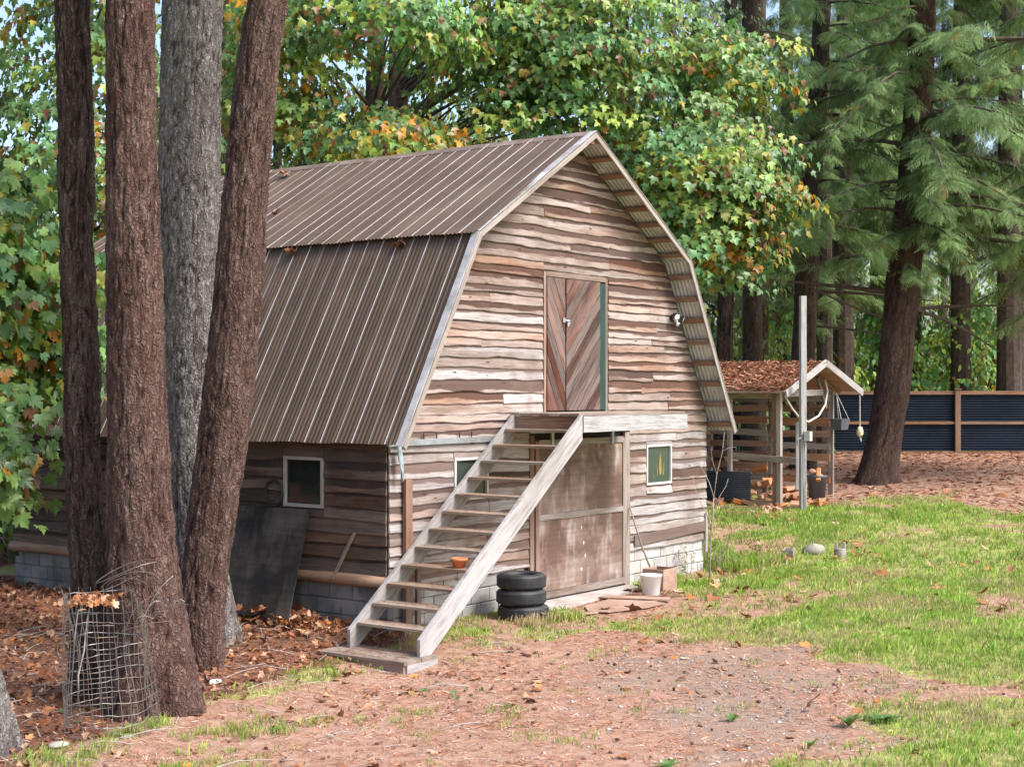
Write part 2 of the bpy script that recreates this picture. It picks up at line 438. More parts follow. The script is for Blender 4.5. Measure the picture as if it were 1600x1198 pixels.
M['bark_red'] = bark('bark_red', (.135, .075, .062), (.215, .143, .122), (.036, .019, .0165))
M['bark_redpale'] = bark('bark_redpale', (.14, .083, .069), (.235, .16, .138), (.036, .02, .017))
M['bark_dark'] = bark('bark_dark', (.085, .055, .047), (.175, .132, .11), (.02, .013, .012))
M['bark_grey'] = bark('bark_grey', (.22, .195, .184), (.36, .335, .32), (.055, .044, .04))
M['bark_brown'] = bark('bark_brown', (.10, .062, .05), (.165, .11, .09), (.035, .021, .017))
M['bark_far'] = bark('bark_far', (.11, .08, .064), (.18, .135, .11), (.045, .032, .027))
M['limb'] = plain('limb', (.085, .062, .05), .95, 0, .35, 8)
M['limb_pale'] = plain('limb_pale', (.34, .3, .27), .9, 0, .3, 9)

def leafmat(name, trans=.35, rough=.5, spec=.35):
    k = NT(name); a = k.n('Attribute'); a.attribute_name = 'col'
    k.done(a.outputs['Color'], rough, 0, spec)
    tr = k.n('BsdfTranslucent')
    k.l(a.outputs['Color'], tr.inputs['Color'])
    mx = k.n('MixShader'); mx.inputs[0].default_value = trans
    k.l(k.b.outputs[0], mx.inputs[1]); k.l(tr.outputs[0], mx.inputs[2]); k.l(mx.outputs[0], k.out.inputs['Surface'])
    return k.m
M['leaf'] = leafmat('leaf', .38, .40, .5)
M['needle'] = leafmat('needle', .35, .6, .3)
M['grass'] = leafmat('grass', .35, .6, .25)
M['litter'] = leafmat('litter', .08, .85, .15)

# ------------------------------------------------------------------ ground
DIRT = [(-5.9,-1.8),(-3.9,-.8),(-1.5,-.5),(-.3,-1.0),(.4,-1.2),(1.1,-1.7),(1.8,-1.6),(1.9,-2.5),(2,-3.3),(2,-4),(1.9,-4.7),(1.6,-5.5),(1.3,-6.2),(1.6,-7.6),(.9,-7.9),(.1,-6.8),(-.7,-6.7),(-1.6,-6.8),(-2.4,-6.6),(-3.6,-7.2),(-9,-9),(-12,-6),(-8,-2.5)]
GRAVEL = [(.4,-3.1),(1.6,-3.1),(1.9,-4.1),(1.5,-5.3),(.9,-6.4),(-.2,-6.6),(-1.3,-6.7),(-2.5,-6.5),(-3.5,-5.5),(-3.1,-4.8),(-1.6,-4.7),(-.3,-4.6),(-.1,-3.7)]
BARE = [(14.6,1.2),(20,6),(28,10),(33,2),(33,-6),(20,-6),(16.5,-2.7),(16.1,-2),(18,-.3),(16.6,.4)]
LITTER = [(-2,9),(.5,8.5),(.6,2.4),(-.1,-.3),(-1.5,-.45),(-3.4,-.6),(-4.6,-.5),(-7,-1.5),(-9,1),(-7,8)]
RAMP = [(2.6,.3),(5.8,.3),(4.9,-1.3),(4.3,-1.75),(3.1,-1.9),(1.9,-1.2)]
WOODS = [(8.3,9),(13,4.5),(14.4,6),(18,8),(27.8,9.5),(40,-8),(70,-20),(70,60),(-40,60),(-40,4),(-9,8.6)]
def masks(x, y):
    n = fbm(x * .8, y * .8, 4, 11) - .47; n2 = fbm(x * 2.6, y * 2.6, 3, 21) - .45
    d = poly_sd(x, y, DIRT) + n * 1.7 + n2 * .9
    gr = .8 * sstep(-.9, 1.1, poly_sd(x, y, GRAVEL) + n * 3.4 + n2 * 1.6)
    b = poly_sd(x, y, BARE) + n * 2.2; li = poly_sd(x, y, LITTER) + n * .8; ra = poly_sd(x, y, RAMP) + n2 * .5; wo = poly_sd(x, y, WOODS) + n * 2
    dirt = np.maximum.reduce([sstep(-.35, .3, d), sstep(-.6, .6, b), sstep(-.4, .2, ra)])
    lit = np.maximum(sstep(-.4, .35, li), sstep(-.5, .8, wo))
    patch = sstep(.05, .22, fbm(x * .7 + 9, y * .7, 4, 31) - .42) * .7                 # thin spots in the lawn
    grass = np.clip(1 - np.maximum(np.maximum(dirt, lit), patch), 0, 1)
    return grass, gr, lit, dirt

def axis(lo, hi, c0, c1, fine):
    a = [c0]; s = fine
    while a[-1] < c1: a.append(a[-1] + fine)
    s = fine
    while a[-1] < hi: s *= 1.25; a.append(a[-1] + s)
    b = [c0]; s = fine
    while b[-1] > lo: s *= 1.25; b.append(b[-1] - s)
    return np.array(b[:0:-1] + a)
gx = axis(-260, 320, -9, 22, .16); gy = axis(-260, 320, -11, 8, .16)
X, Y = np.meshgrid(gx, gy, indexing='ij')
Z = gh(X, Y) + .025 * (fbm(X * 3, Y * 3, 3, 41) - .45) * (np.hypot(X - 2, Y + 2) < 30)
ma = masks(X.ravel(), Y.ravel())
nx, ny = X.shape
I = np.arange(nx * ny).reshape(nx, ny)
Fq = np.stack([I[:-1, :-1], I[1:, :-1], I[1:, 1:], I[:-1, 1:]], -1).reshape(-1, 4)
def groundmat():
    k = NT('ground'); a = k.n('Attribute'); a.attribute_name = 'col'; sx = k.n('SeparateColor'); k.l(a.outputs['Color'], sx.inputs[0])
    p = k.geo(); n1 = k.noise(p, (.9, .9, .9), 5, .6); n2 = k.noise(p, (6, 6, 6), 5, .65); n3 = k.noise(p, (38, 38, 38), 4, .7)
    vo = k.n('TexVoronoi'); vo.inputs['Scale'].default_value = 55; k.l(p, vo.inputs['Vector'])
    soil = k.mix(k.mapr(n2, .32, .66), (.27, .155, .11), (.42, .285, .22))
    soil = k.mix(k.math('MULTIPLY', k.mapr(n3, .46, .66), .75), soil, (.54, .26, .15))
    soil = k.mix(k.mapr(n3, .26, .40, .55, 0), soil, (.12, .07, .05))
    pebble = k.mix(k.mapr(vo.outputs['Distance'], .1, .6), (.42, .33, .275), (.27, .195, .15))
    pebble = k.mix(k.math('MULTIPLY', k.mapr(n2, .5, .68), .8), pebble, (.46, .26, .17))
    c = k.mix(k.mapr(k.math('ADD', sx.outputs[1], k.math('MULTIPLY', k.math('SUBTRACT', n2, .5), .9)), .35, .75), soil, pebble)
    turf = k.mix(k.mapr(n2, .3, .7), (.19, .25, .05), (.40, .39, .14))
    turf = k.mix(k.math('MULTIPLY', k.mapr(n1, .5, .68), .55), turf, (.44, .34, .2))
    c = k.mix(k.mapr(k.math('ADD', sx.outputs[0], k.math('MULTIPLY', k.math('SUBTRACT', n2, .5), .8)), .35, .65), c, turf)
    duff = k.mix(k.mapr(n2, .35, .65), (.12, .058, .038), (.25, .125, .08))
    c = k.mix(k.mapr(k.math('ADD', sx.outputs[2], k.math('MULTIPLY', k.math('SUBTRACT', n2, .5), .7)), .35, .7), c, duff)
    k.bump(k.math('ADD', k.math('MULTIPLY', n2, .5), n3), .8, .03)
    return k.done(c, .95, 0, .12)
M['ground'] = groundmat()
np_put('ground', np.stack([X.ravel(), Y.ravel(), Z.ravel()], 1), Fq, M['ground'], None, None, np.stack([ma[0], ma[1], ma[2]], 1), True, kind='structure')

# ------------------------------------------------------------------ barn
BW, BL, MID = 8.103, 7.62, 4.0515
HE, HK, ZA, ZK, ZE = 4.30, 2.762, 6.728, 5.053, 2.332
OV = .443
barn = thing('barn', (MID, BL / 2, 0), 'weathered gambrel barn with live-edge board siding and brown metal roof', 'barn')
def edge(z, inset):
    """half width of the gable under the roof at height z"""
    if z < ZE: return MID
    h = HE + (HK - HE) * (z - ZE) / (ZK - ZE) if z < ZK else HK * (1 - (z - ZK) / (ZA - ZK))
    return max(.02, min(MID, h - inset))

# wall cores: what the boards are nailed to
prof = [(0, .45), (BW, .45), (BW, 2.5), (MID + edge(2.75, .13), 2.75), (MID + HK - .14, ZK - .06), (MID, ZA - .1), (MID - HK + .14, ZK - .06), (MID - edge(2.75, .13), 2.75), (0, 2.5)]
front = MB().prism([(x, 0, z) for x, z in prof], (0, .02, 0), (0, .12, 0)).build('front_wall', M['dark_core'], barn)
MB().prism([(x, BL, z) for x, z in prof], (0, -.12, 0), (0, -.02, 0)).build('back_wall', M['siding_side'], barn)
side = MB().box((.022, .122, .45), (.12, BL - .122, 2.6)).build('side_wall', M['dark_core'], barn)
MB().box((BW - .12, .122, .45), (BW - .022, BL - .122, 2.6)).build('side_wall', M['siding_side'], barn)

def slab(parent, mat, fr, s0, s1, zb, zt, lb=None, lt=None, row=0, name='siding_board'):
    """one live-edge board; s0..s1 along the wall, lb / lt give slanted ends (bottom, top)"""
    lb = lb or (s0, s1); lt = lt or (s0, s1)
    n = max(3, int((s1 - s0) / .13)); sd = int(rng.integers(1, 9999)); h = zt - zb
    t = np.linspace(0, 1, n + 1); mid = lb[0] + (lb[1] - lb[0]) * t
    wav = .030 * (fbm(mid * 1.3 + sd, mid * 0, 3, sd) - .44) * 2 + .016 * (vnoise(mid * 5 + sd, mid * 0, sd + 3) - .5)
    sag = rng.normal(0, .004); ov = .022
    thick = .032 + .016 * rng.random()
    v = []; uv = []; o = rng.random() * 20
    for i in range(n + 1):
        sb = lb[0] + (lb[1] - lb[0]) * t[i]; stp = lt[0] + (lt[1] - lt[0]) * t[i]
        zbb = zb - ov + wav[i] + sag * (t[i] - .5) * 2
        q = thick + .006 * (vnoise(np.array([sb * 4.]), np.array([row * 1.7]), sd)[0] - .5)
        for (ss, ou, z) in ((sb, .003, zbb + .004), (sb, q * .8, zbb), (sb, q, zbb + .012), ((sb + stp) / 2, q * .7, zb + h * .55), (stp, .009, zt + .005)):
            v.append(fr(ss, ou, z)); uv.append((o + ss, z - zb))
    f = []
    for i in range(n):
        for j in range(4): f.append((i * 5 + j, i * 5 + 5 + j, i * 5 + 6 + j, i * 5 + 1 + j))
    f.append((0, 1, 2, 3, 4)); f.append(tuple(n * 5 + j for j in (4, 3, 2, 1, 0)))
    b = MB(); b.raw(v, f, uv); return b.build(name, mat, parent)

def board_wall(parent, fr, rows, lim, openings, matf, maxlen=4.6, joints=()):
    for r in range(len(rows) - 1):
        zb, zt = rows[r], rows[r + 1]; zm = (zb + zt) / 2
        lo_b, hi_b = lim(zb); lo_t, hi_t = lim(zt); lo, hi = lim(zm)
        cuts = {lo, hi}; ops = []
        for (a, b, c, d) in openings:
            if c < zt - .012 and d > zb + .012:
                cuts |= {max(lo, a), min(hi, b)}; ops.append((a, b, c, d))
        cs = sorted(c for c in cuts if lo <= c <= hi)
        for a, b in zip(cs[:-1], cs[1:]):
            if b - a < .03: continue
            parts = [(zb, zt)]
            for (oa, ob, oc, od) in ops:
                if a >= oa - 1e-6 and b <= ob + 1e-6:
                    parts = [(p, q) for p, q in ((zb, min(zt, oc)), (max(zb, od), zt)) if q - p > .05]
            segs = [a]
            L = b - a
            if L > maxlen or (L > 2.2 and rng.random() < .45):
                j = [q for q in joints if a + .7 < q < b - .7]
                segs.append(float(rng.choice(j)) + rng.normal(0, .02) if j and rng.random() < .7 else a + L * rng.uniform(.3, .7))
            segs.append(b)
            for p, q in zip(segs[:-1], segs[1:]):
                for (z0, z1) in parts:
                    l0 = lo_b if p == lo else p; l1 = hi_b if q == hi else q
                    t0 = lo_t if p == lo else p; t1 = hi_t if q == hi else q
                    g = .004
                    slab(parent, matf((p + q) / 2, zm), fr, p, q, z0, z1, (l0 + g, l1 - g), (t0 + g, t1 - g), r)

DOORL = (3.00, 5.66, -.1, 2.42); LOFT = (3.33, 5.05, 2.66, 4.69); WINL = (1.29, 2.05, 1.53, 2.12); WINR = (6.16, 6.96, 1.49, 2.15)
rows = [.53]
while rows[-1] < 6.45: rows.append(rows[-1] + (rng.uniform(.11, .19) if rows[-1] < 2.4 else rng.uniform(.10, .185)))
rows[-1] = 6.56
def mfront(s, z):
    if z < 2.3: return M['siding_grey'] if rng.random() < .8 else M['siding']
    if s < 3.4 and z < 4.4: return M['siding_grey'] if rng.random() < .5 else M['siding']
    return M['siding']
board_wall(front, lambda s, o, z: (s, -o, z), rows, lambda z: (MID - edge(z, .10), MID + edge(z, .10)), [DOORL, LOFT, WINL, WINR], mfront, 4.6, (3.35, 5.08))
rows = [.68]
while rows[-1] < 2.4: rows.append(rows[-1] + rng.uniform(.15, .22))
WINS = (1.06, 1.79, 1.47, 2.15)
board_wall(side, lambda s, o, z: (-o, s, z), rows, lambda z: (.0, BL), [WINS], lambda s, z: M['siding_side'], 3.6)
# sill log along the side wall
pts = [(-.03, v, .60 + .008 * math.sin(v * 2)) for v in np.linspace(-.02, BL, 16)]
MB().tube(pts, [.075 + .006 * math.sin(i * 1.3) for i in range(16)], 10).build('sill_log', M['log'], barn, True)

# foundation of concrete blocks
def block_mesh(name, L, H, T, mat):
    b = MB(); b.plank((-L / 2, 0, 0), (L / 2, 0, 0), (0, 0, 1), H, T, 0, 1, .008)
    me = bpy.data.meshes.new(name); me.from_pydata([tuple(p) for p in b.v], [], b.f); me.materials.append(mat); return me
found = MB().box((.03, .035, -.35), (BW - .03, .16, .47)).build('foundation', M['mortar'], barn)
MB().box((.03, .16, -.35), (.16, BL - .03, .47)).build('foundation', M['mortar'], barn)
sfound = [o for o in barn.children if o.name.startswith('foundation')][-1]
bm_f = {L: block_mesh('concrete_block', L, .188, .11, M['block']) for L in (.388, .188)}
bm_p = {L: block_mesh('concrete_block', L, .188, .11, M['block_painted']) for L in (.388, .188)}
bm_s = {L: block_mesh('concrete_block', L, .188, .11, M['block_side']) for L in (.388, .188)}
def lay(parent, meshes, a, b, z, horiz, odd):
    s = a
    first = True
    while s < b - .09:
        L = .188 if (odd and first) or b - s < .39 else .388
        first = False
        c = s + L / 2
        o = bpy.data.objects.new('concrete_block', meshes[L]); COL.objects.link(o); o.parent = parent
        j = rng.normal(0, .0018)
        wp = (c, .058 + j, z) if horiz else (.058 + j, c, z)
        og = ORG[parent.name]
        o.location = tuple(wp[i] - og[i] for i in range(3)); o.rotation_euler = (0, 0, 0 if horiz else RAD(90))
        s += L + .012
for r in range(4):
    z = -.165 + r * .2
    lay(found, bm_f, .12, 3.0, z, True, r % 2)
    lay(found, bm_p, 5.66, BW, z, True, r % 2)
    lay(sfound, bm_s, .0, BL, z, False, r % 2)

# roof: corrugated sheets, four slopes
def sheet(v0, v1, lo, hi, nrm, amp=.0085, per=.068):
    """lo, hi: (x, z) of the lower and upper edge; v0..v1 along the ridge"""
    nv = int(round((v1 - v0) / per * 6)); vs = np.linspace(v0, v1, nv + 1); nt = 5
    ts = np.linspace(0, 1, nt + 1)
    L = math.hypot(hi[0] - lo[0], hi[1] - lo[1])
    Vv = []; uv = []
    dent = rng.normal(0, .003, (nt + 1, 3))
    for i, t in enumerate(ts):
        h = amp * np.cos((vs - v0) / per * 2 * math.pi) + np.interp(vs, np.linspace(v0, v1, 3), dent[i])
        j = rng.normal(0, .006) if i == 0 else 0
        tt = t + j / L
        Vv.append(np.stack([lo[0] + (hi[0] - lo[0]) * tt + nrm[0] * h, vs, lo[1] + (hi[1] - lo[1]) * tt + nrm[1] * h], 1))
        uv.append(np.stack([vs - v0 + .136, np.full(len(vs), t * L)], 1))
    I = np.arange((nt + 1) * (nv + 1)).reshape(nt + 1, nv + 1)
    F = np.stack([I[:-1, :-1], I[1:, :-1], I[1:, 1:], I[:-1, 1:]], -1).reshape(-1, 4)
    return np.concatenate(Vv), F, np.concatenate(uv)
roof = MB().box((MID - .05, -OV + .03, ZA - .17), (MID + .05, BL + OV - .03, ZA - .05)).build('roof', M['purlin'], barn)   # the ridge beam carries the sheets
Rm = np.array
for sgn in (-1, 1):
    X_ = lambda h: MID + sgn * h
    for lower in (True, False):
        if lower: lo, hi = (X_(HE), ZE), (X_(HK - .02), ZK + .0)
        else:     lo, hi = (X_(HK + .07), ZK - .005), (X_(0.015), ZA)
        d = np.array((hi[0] - lo[0], hi[1] - lo[1])); d /= np.linalg.norm(d); nr = np.array((-d[1], d[0])); nr *= 1 if nr[1] > 0 else -1
        wid = .544; v = -OV
        k = 0
        while v < BL + OV - .05:
            v1 = min(v + wid + .068, BL + OV + .03)
            e = .004 + .0035 * (k % 2)
            Vv, F, uv = sheet(v, v1, (lo[0] + nr[0] * e, lo[1] + nr[1] * e), (hi[0] + nr[0] * e, hi[1] + nr[1] * e), nr)
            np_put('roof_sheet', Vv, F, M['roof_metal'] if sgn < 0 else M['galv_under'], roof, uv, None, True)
            v += wid; k += 1
        # purlins, showing under the overhang
        L = math.hypot(hi[0] - lo[0], hi[1] - lo[1]); n = 8
        for i in range(n):
            t = (i + .35) / n * L + (.0 if lower else .12)
            c = np.array(lo) + d * t - nr * .038
            MB().plank((c[0], -OV + .025, c[1]), (c[0], .6, c[1]), (nr[0], 0, nr[1]), .042, .088).build('purlin', M['purlin'], roof)
# ridge cap, knee flashing, rake trim
for sgn in (-1, 1):
    d = np.array((sgn * HK, -(ZA - ZK))); d /= np.linalg.norm(d)
    a = np.array((MID, ZA + .028)); b = a + d * .17
    MB().prism([(a[0], 0, a[1]), (b[0], 0, b[1]), (b[0] + .0, 0, b[1] - .012), (a[0], 0, a[1] - .012)], (0, -OV - .03, 0), (0, BL + OV, 0)).build('ridge_cap', M['ridge_metal'], roof)
    def rake(p0, p1, tag):
        p0 = np.array(p0); p1 = np.array(p1); d = (p1 - p0) / np.linalg.norm(p1 - p0); n = np.array((-d[1], d[0])); n *= 1 if n[1] > 0 else -1
        q0 = p0 - n * .035; q1 = p1 - n * .035
        MB().plank((q0[0], -OV - .012, q0[1]), (q1[0], -OV - .012, q1[1]), (n[0], 0, n[1]), .072, .028, .0012, 6).build('rake_board', M['grey_wood'], roof)
        q0 = p0 + n * .022; q1 = p1 + n * .022
        MB().plank((q0[0], -OV + .03, q0[1]), (q1[0], -OV + .03, q1[1]), (0, 1, 0), .115, .006, .0012, 6, .001).build('rake_trim', M['trim_metal'], roof)
    rake((MID + sgn * HE, ZE - .02), (MID + sgn * HK, ZK), 0)
    rake((MID + sgn * HK, ZK), (MID + sgn * .0, ZA), 1)
# loft door: two leaves of diagonal planks
def clip(poly, axis, val, keep):
    out = []
    for i in range(len(poly)):
        a, b = poly[i], poly[(i + 1) % len(poly)]
        ia = (a[axis] - val) * keep >= 0; ib = (b[axis] - val) * keep >= 0
        if ia: out.append(a)
        if ia != ib:
            t = (val - a[axis]) / (b[axis] - a[axis]); out.append((a[0] + t * (b[0] - a[0]), a[1] + t * (b[1] - a[1])))
    return out
loft = MB().box((3.40, -.012, 2.70), (4.99, .018, 4.64)).build('loft_door', M['dark_core'], barn)
def leaf(u0, u1, z0, z1, slope, wid, y):
    ang = math.atan(slope); st = wid / math.cos(ang)
    k = z0 - abs(slope) * (u1 - u0) - st
    while k < z1 + abs(slope) * (u1 - u0) + st:
        f = lambda u, b: b + slope * (u - u0)
        g = .006
        p = [(u0, f(u0, k + g)), (u1, f(u1, k + g)), (u1, f(u1, k + st - g)), (u0, f(u0, k + st - g))]
        p = clip(clip(p, 1, z0, 1), 1, z1, -1) if True else p
        k += st
        if len(p) < 3: continue
        b = MB(); yy = y + rng.normal(0, .0025)
        n = len(p); c, s_ = math.cos(ang), math.sin(ang)
        v = [(a, yy, z) for a, z in p] + [(a, yy + .022, z) for a, z in p]
        uv = [(a * c + z * s_ + k, -a * s_ + z * c) for a, z in p] * 2
        b.raw(v, [tuple(range(n)), tuple(range(2 * n - 1, n - 1, -1))] + [(i, i + n, (i + 1) % n + n, (i + 1) % n) for i in range(n)], uv)
        b.build('door_plank', M['door_plank'], loft)
leaf(3.42, 3.87, 2.71, 4.62, -1.9, .13, -.045)
leaf(3.90, 4.80, 2.71, 4.62, 1.05, .15, -.048)
MB().box((4.82, -.03, 2.71), (4.975, -.013, 4.60)).build('door_reveal', M['green_paint'], loft)
for a, b in (((3.355, -.03, 2.68), (3.415, .01, 4.70)), ((4.98, -.03, 2.68), (5.04, .01, 4.70)), ((3.415, -.032, 4.63), (4.98, .01, 4.705))):
    MB().box(a, b).build('door_frame', M['brown'], loft)
b = MB(); b.tube([(3.86, -.06, 4.02), (3.90, -.085, 4.01), (3.94, -.062, 4.0)], .007, 6); b.box((3.80, -.062, 3.985), (3.86, -.05, 4.05)); b.box((3.94, -.064, 3.96), (3.98, -.052, 4.03)); b.box((3.885, -.085, 3.93), (3.925, -.062, 3.99)); b.build('latch', M['galv'], loft)

# big sliding door below
big = MB().box((3.10, -.03, .03), (5.50, -.008, 2.30)).build('sliding_door', M['brown_dark'], barn)
for z0, z1 in ((.14, 1.15), (1.235, 2.20)):
    b = MB(); v = [(3.20, -.042, z0), (5.44, -.042, z0), (5.44, -.042, z1), (3.20, -.042, z1)]
    v += [(p[0], -.028, p[2]) for p in v]
    b.raw(v, [(0, 1, 2, 3), (7, 6, 5, 4), (0, 4, 5, 1), (1, 5, 6, 2), (2, 6, 7, 3), (3, 7, 4, 0)], [(p[0], p[2] + z0 * 3) for p in v]); b.build('plywood_panel', M['door_ply'], big)
for a, b_, wd, w_, m in (((3.13, -.052, .085), (5.50, -.052, .085), (0, 0, 1), .105, 'grey_wood'), ((3.20, -.052, 1.19), (5.43, -.052, 1.19), (0, 0, 1), .085, 'grey_wood'), ((3.155, -.052, .14), (3.155, -.052, 2.28), (1, 0, 0), .085, 'brown'),
                       ((5.465, -.052, .14), (5.465, -.052, 2.28), (1, 0, 0), .07, 'grey_wood'), ((3.20, -.052, 2.25), (5.43, -.052, 2.25), (0, 0, 1), .09, 'grey_wood')):
    MB().plank(a, b_, wd, w_, .022, .001, 6).build('door_rail', M[m], big)
MB().plank((5.58, -.03, .0), (5.57, -.03, 2.36), (1, 0, 0), .13, .045, .0015, 6).build('door_jamb', M['grey_wood'], barn)
MB().plank((3.04, -.03, .0), (3.04, -.03, 2.36), (1, 0, 0), .10, .045, .0015, 6).build('door_jamb', M['brown'], barn)
MB().plank((2.95, -.075, 2.44), (5.62, -.075, 2.44), (0, 0, 1), .09, .03, .001, 4).build('door_track', M['galv'], barn)
for x in (3.5, 5.1):
    b = MB(); b.box((x - .03, -.09, 2.2), (x + .03, -.06, 2.44)); b.tube([(x, -.10, 2.43), (x, -.055, 2.43)], .035, 12); b.build('door_hanger', M['galv'], barn)
for x, z in ((4.30, .98), (4.36, .75), (4.40, .56), (4.30, .37)):
    b = MB(); a = rng.random(7) * .01 + .016; n = 7
    v = [(x + a[i] * .8 * math.cos(i * 6.283 / n), -.0435, z + 1.4 * a[i] * math.sin(i * 6.283 / n)) for i in range(n)]
    b.raw(v, [tuple(range(n))]); b.build('paint_patch', M['white_paint'], big)

# windows
def window(fr, a, b, c, d, fm, gm, name='window', w=.055, t=.04):
    """fr(s, out, z) ; opening a..b, c..d"""
    P = lambda s, o, z: fr(s, o, z)
    g = MB(); v = [P(a, .004, c), P(b, .004, c), P(b, .004, d), P(a, .004, d), P(a, -.012, c), P(b, -.012, c), P(b, -.012, d), P(a, -.012, d)]
    g.raw(v, [(0, 1, 2, 3), (7, 6, 5, 4), (0, 4, 5, 1), (1, 5, 6, 2), (2, 6, 7, 3), (3, 7, 4, 0)])
    win = g.build(name, gm, barn); win_parts = []
    zz = (0, 0, 1); sdv = np.array(P(1, 0, 0)) - np.array(P(0, 0, 0))
    for p, q, wd in ((P(a, t / 2, c + w / 2), P(b, t / 2, c + w / 2), zz), (P(a, t / 2, d - w / 2), P(b, t / 2, d - w / 2), zz), (P(a + w / 2, t / 2, c + w), P(a + w / 2, t / 2, d - w), sdv), (P(b - w / 2, t / 2, c + w), P(b - w / 2, t / 2, d - w), sdv)):
        MB().plank(p, q, wd, w, t, .0006, 2).build('frame', fm, win)
    return win
FR = lambda s, o, z: (s, -o, z)
SI = lambda s, o, z: (-o, s, z)
wr = window(FR, 6.17, 6.95, 1.50, 2.14, M['white_paint'], M['glass_green'], 'window', .036)
for (cx, z0, z1, wd, tl) in ((6.64, 1.63, 2.02, .05, -.01), (6.55, 1.62, 1.84, .014, -.02), (6.72, 1.63, 1.88, .022, .03), (6.44, 1.60, 1.72, .008, -.02)):
    L = []; n = 9
    for i in range(n): t = i / (n - 1); L.append((cx - wd * math.sin(math.pi * t ** .8) * (1 - .5 * t) + tl * t, -.0065, z0 + (z1 - z0) * t))
    for i in range(n - 2, 0, -1): t = i / (n - 1); L.append((cx + wd * math.sin(math.pi * t ** .8) * (1 - .5 * t) + tl * t, -.0065, z0 + (z1 - z0) * t))
    MB().raw(L, [tuple(range(len(L)))]).build('painted_reflection', M['reflection_yellow'], wr)  # flame-like yellow reflection, laid on the pane as flat coloured shapes
window(FR, 1.30, 2.04, 1.54, 2.11, M['white_paint'], M['glass_front'], 'window', .04)
window(SI, 1.07, 1.78, 1.48, 2.14, M['grey_paint'], M['glass_dark'], 'window', .045)

# galvanised rail along the front at eave height, with its hooks, and corner trim
rail = MB().plank((-.06, -.062, 2.335), (2.46, -.062, 2.345), (0, 0, 1), .075, .035, .001, 6, .003).build('eave_rail', M['galv'], barn)
for x in (.62, .88, 1.36, 1.62):
    MB().box((x, -.07, 2.37), (x + .018, -.055, 2.45)).build('hook', M['dark_wire'], rail)
MB().plank((8.06, -.05, .3), (8.06, -.05, .95), (1, 0, 0), .07, .03).build('corner_post', M['grey_wood'], barn)
MB().plank((5.78, -.047, .66), (8.0, -.047, .735), (0, 0, 1), .17, .02, .003, 8).build('patch_board', M['siding_grey'], barn)

# ------------------------------------------------------------------ staircase with landing
st = thing('staircase', (.8, -.65, -.2), 'open wooden staircase with a pale outer stringer climbing to the loft landing', 'staircase')
Y0, Y1 = -.15, -1.25
NT_, RISE, RUN = 12, .205, .2705
for k in range(1, NT_ + 1):
    z = .02 + RISE * k; u = -.77 + RUN * (k - 1)
    b = MB()
    for q in (0, 1):
        uu = u + .07 + q * .145
        b.plank((uu, Y0 - .04, z - .02), (uu, Y1 + .05, z - .02), (1, 0, 0), .14, .038, .001, 3)
    b.build('tread', M['tread'], st)
dx, dz = RUN, RISE
def stringer(y, t, w, mat, u0, u1, off):
    d = np.array((dx, dz)) / math.hypot(dx, dz); n = np.array((-d[1], d[0]))
    base = np.array((-.77, .225)) + n * off
    def at(u, s): p = base + n * s * w / 2; k = (u - p[0]) / d[0]; return (u, p[1] + k * d[1])
    z_foot = -.065
    def atz(z, s): p = base + n * s * w / 2; k = (z - p[1]) / d[1]; return (p[0] + k * d[0], z)
    poly = [atz(z_foot, -1), at(u1, -1), at(u1, 1), at(u0, 1), (u0, z_foot)]
    b = MB(); n_ = len(poly)
    v = [(p[0], y - t / 2, p[1]) for p in poly] + [(p[0], y + t / 2, p[1]) for p in poly]
    uv = [(p[0] * d[0] + p[1] * d[1], -p[0] * d[1] + p[1] * d[0]) for p in poly] * 2
    b.raw(v, [tuple(range(n_)), tuple(range(2 * n_ - 1, n_ - 1, -1))] + [(i, i + n_, (i + 1) % n_ + n_, (i + 1) % n_) for i in range(n_)], uv)
    return b.build('stringer', mat, st)
stringer(Y1, .045, .275, M['beam_pale'], -.90, 2.475, -.135)
stringer(Y0, .045, .26, M['beam_pale'], -.88, 2.46, -.125)
# landing
for i in range(7):
    y = Y1 + .09 + i * .163
    MB().plank((2.44, y, 2.672), (5.27, y, 2.672), (0, 1, 0), .155, .036, .001, 6).build('landing_board', M['tread'], st)
MB().plank((2.50, Y1 - .005, 2.545), (5.27, Y1 - .005, 2.545), (0, 0, 1), .215, .042, .001, 8).build('landing_fascia', M['beam_pale'], st)
MB().plank((2.48, -.06, 2.545), (2.48, Y1 + .02, 2.545), (0, 0, 1), .21, .04, .001, 3).build('landing_end_board', M['brown'], st)
MB().plank((5.25, -.06, 2.545), (5.25, Y1 + .02, 2.545), (0, 0, 1), .21, .04, .001, 3).build('landing_end_board', M['tread'], st)
for x in (3.2, 3.9, 4.6): MB().plank((x, -.06, 2.54), (x, Y1 + .02, 2.54), (0, 0, 1), .2, .04).build('landing_joist', M['brown_dark'], st)
b = MB(); b.plank((-1.1, .02, -.09), (-1.1, -1.33, -.09), (1, 0, 0), .30, .04, .001, 3); b.plank((-.78, .02, -.09), (-.78, -1.33, -.09), (1, 0, 0), .31, .04, .001, 3); b.build('base_step', M['tread'], st)
MB().plank((-1.21, .0, -.17), (-1.21, -1.3, -.17), (0, 0, 1), .13, .035).build('base_riser', M['brown'], st)
MB().plank((-1.19, -1.31, -.175), (-.64, -1.31, -.175), (0, 0, 1), .13, .035).build('base_riser', M['beam_pale'], st)
MB().box((-1.15, -1.2, -.24), (-.68, -.1, -.115)).build('base_frame', M['brown_dark'], st)
MB().plank((.42, -.14, -.1), (.42, -.14, .98), (1, 0, 0), .08, .045).build('support_post', M['brown'], st)

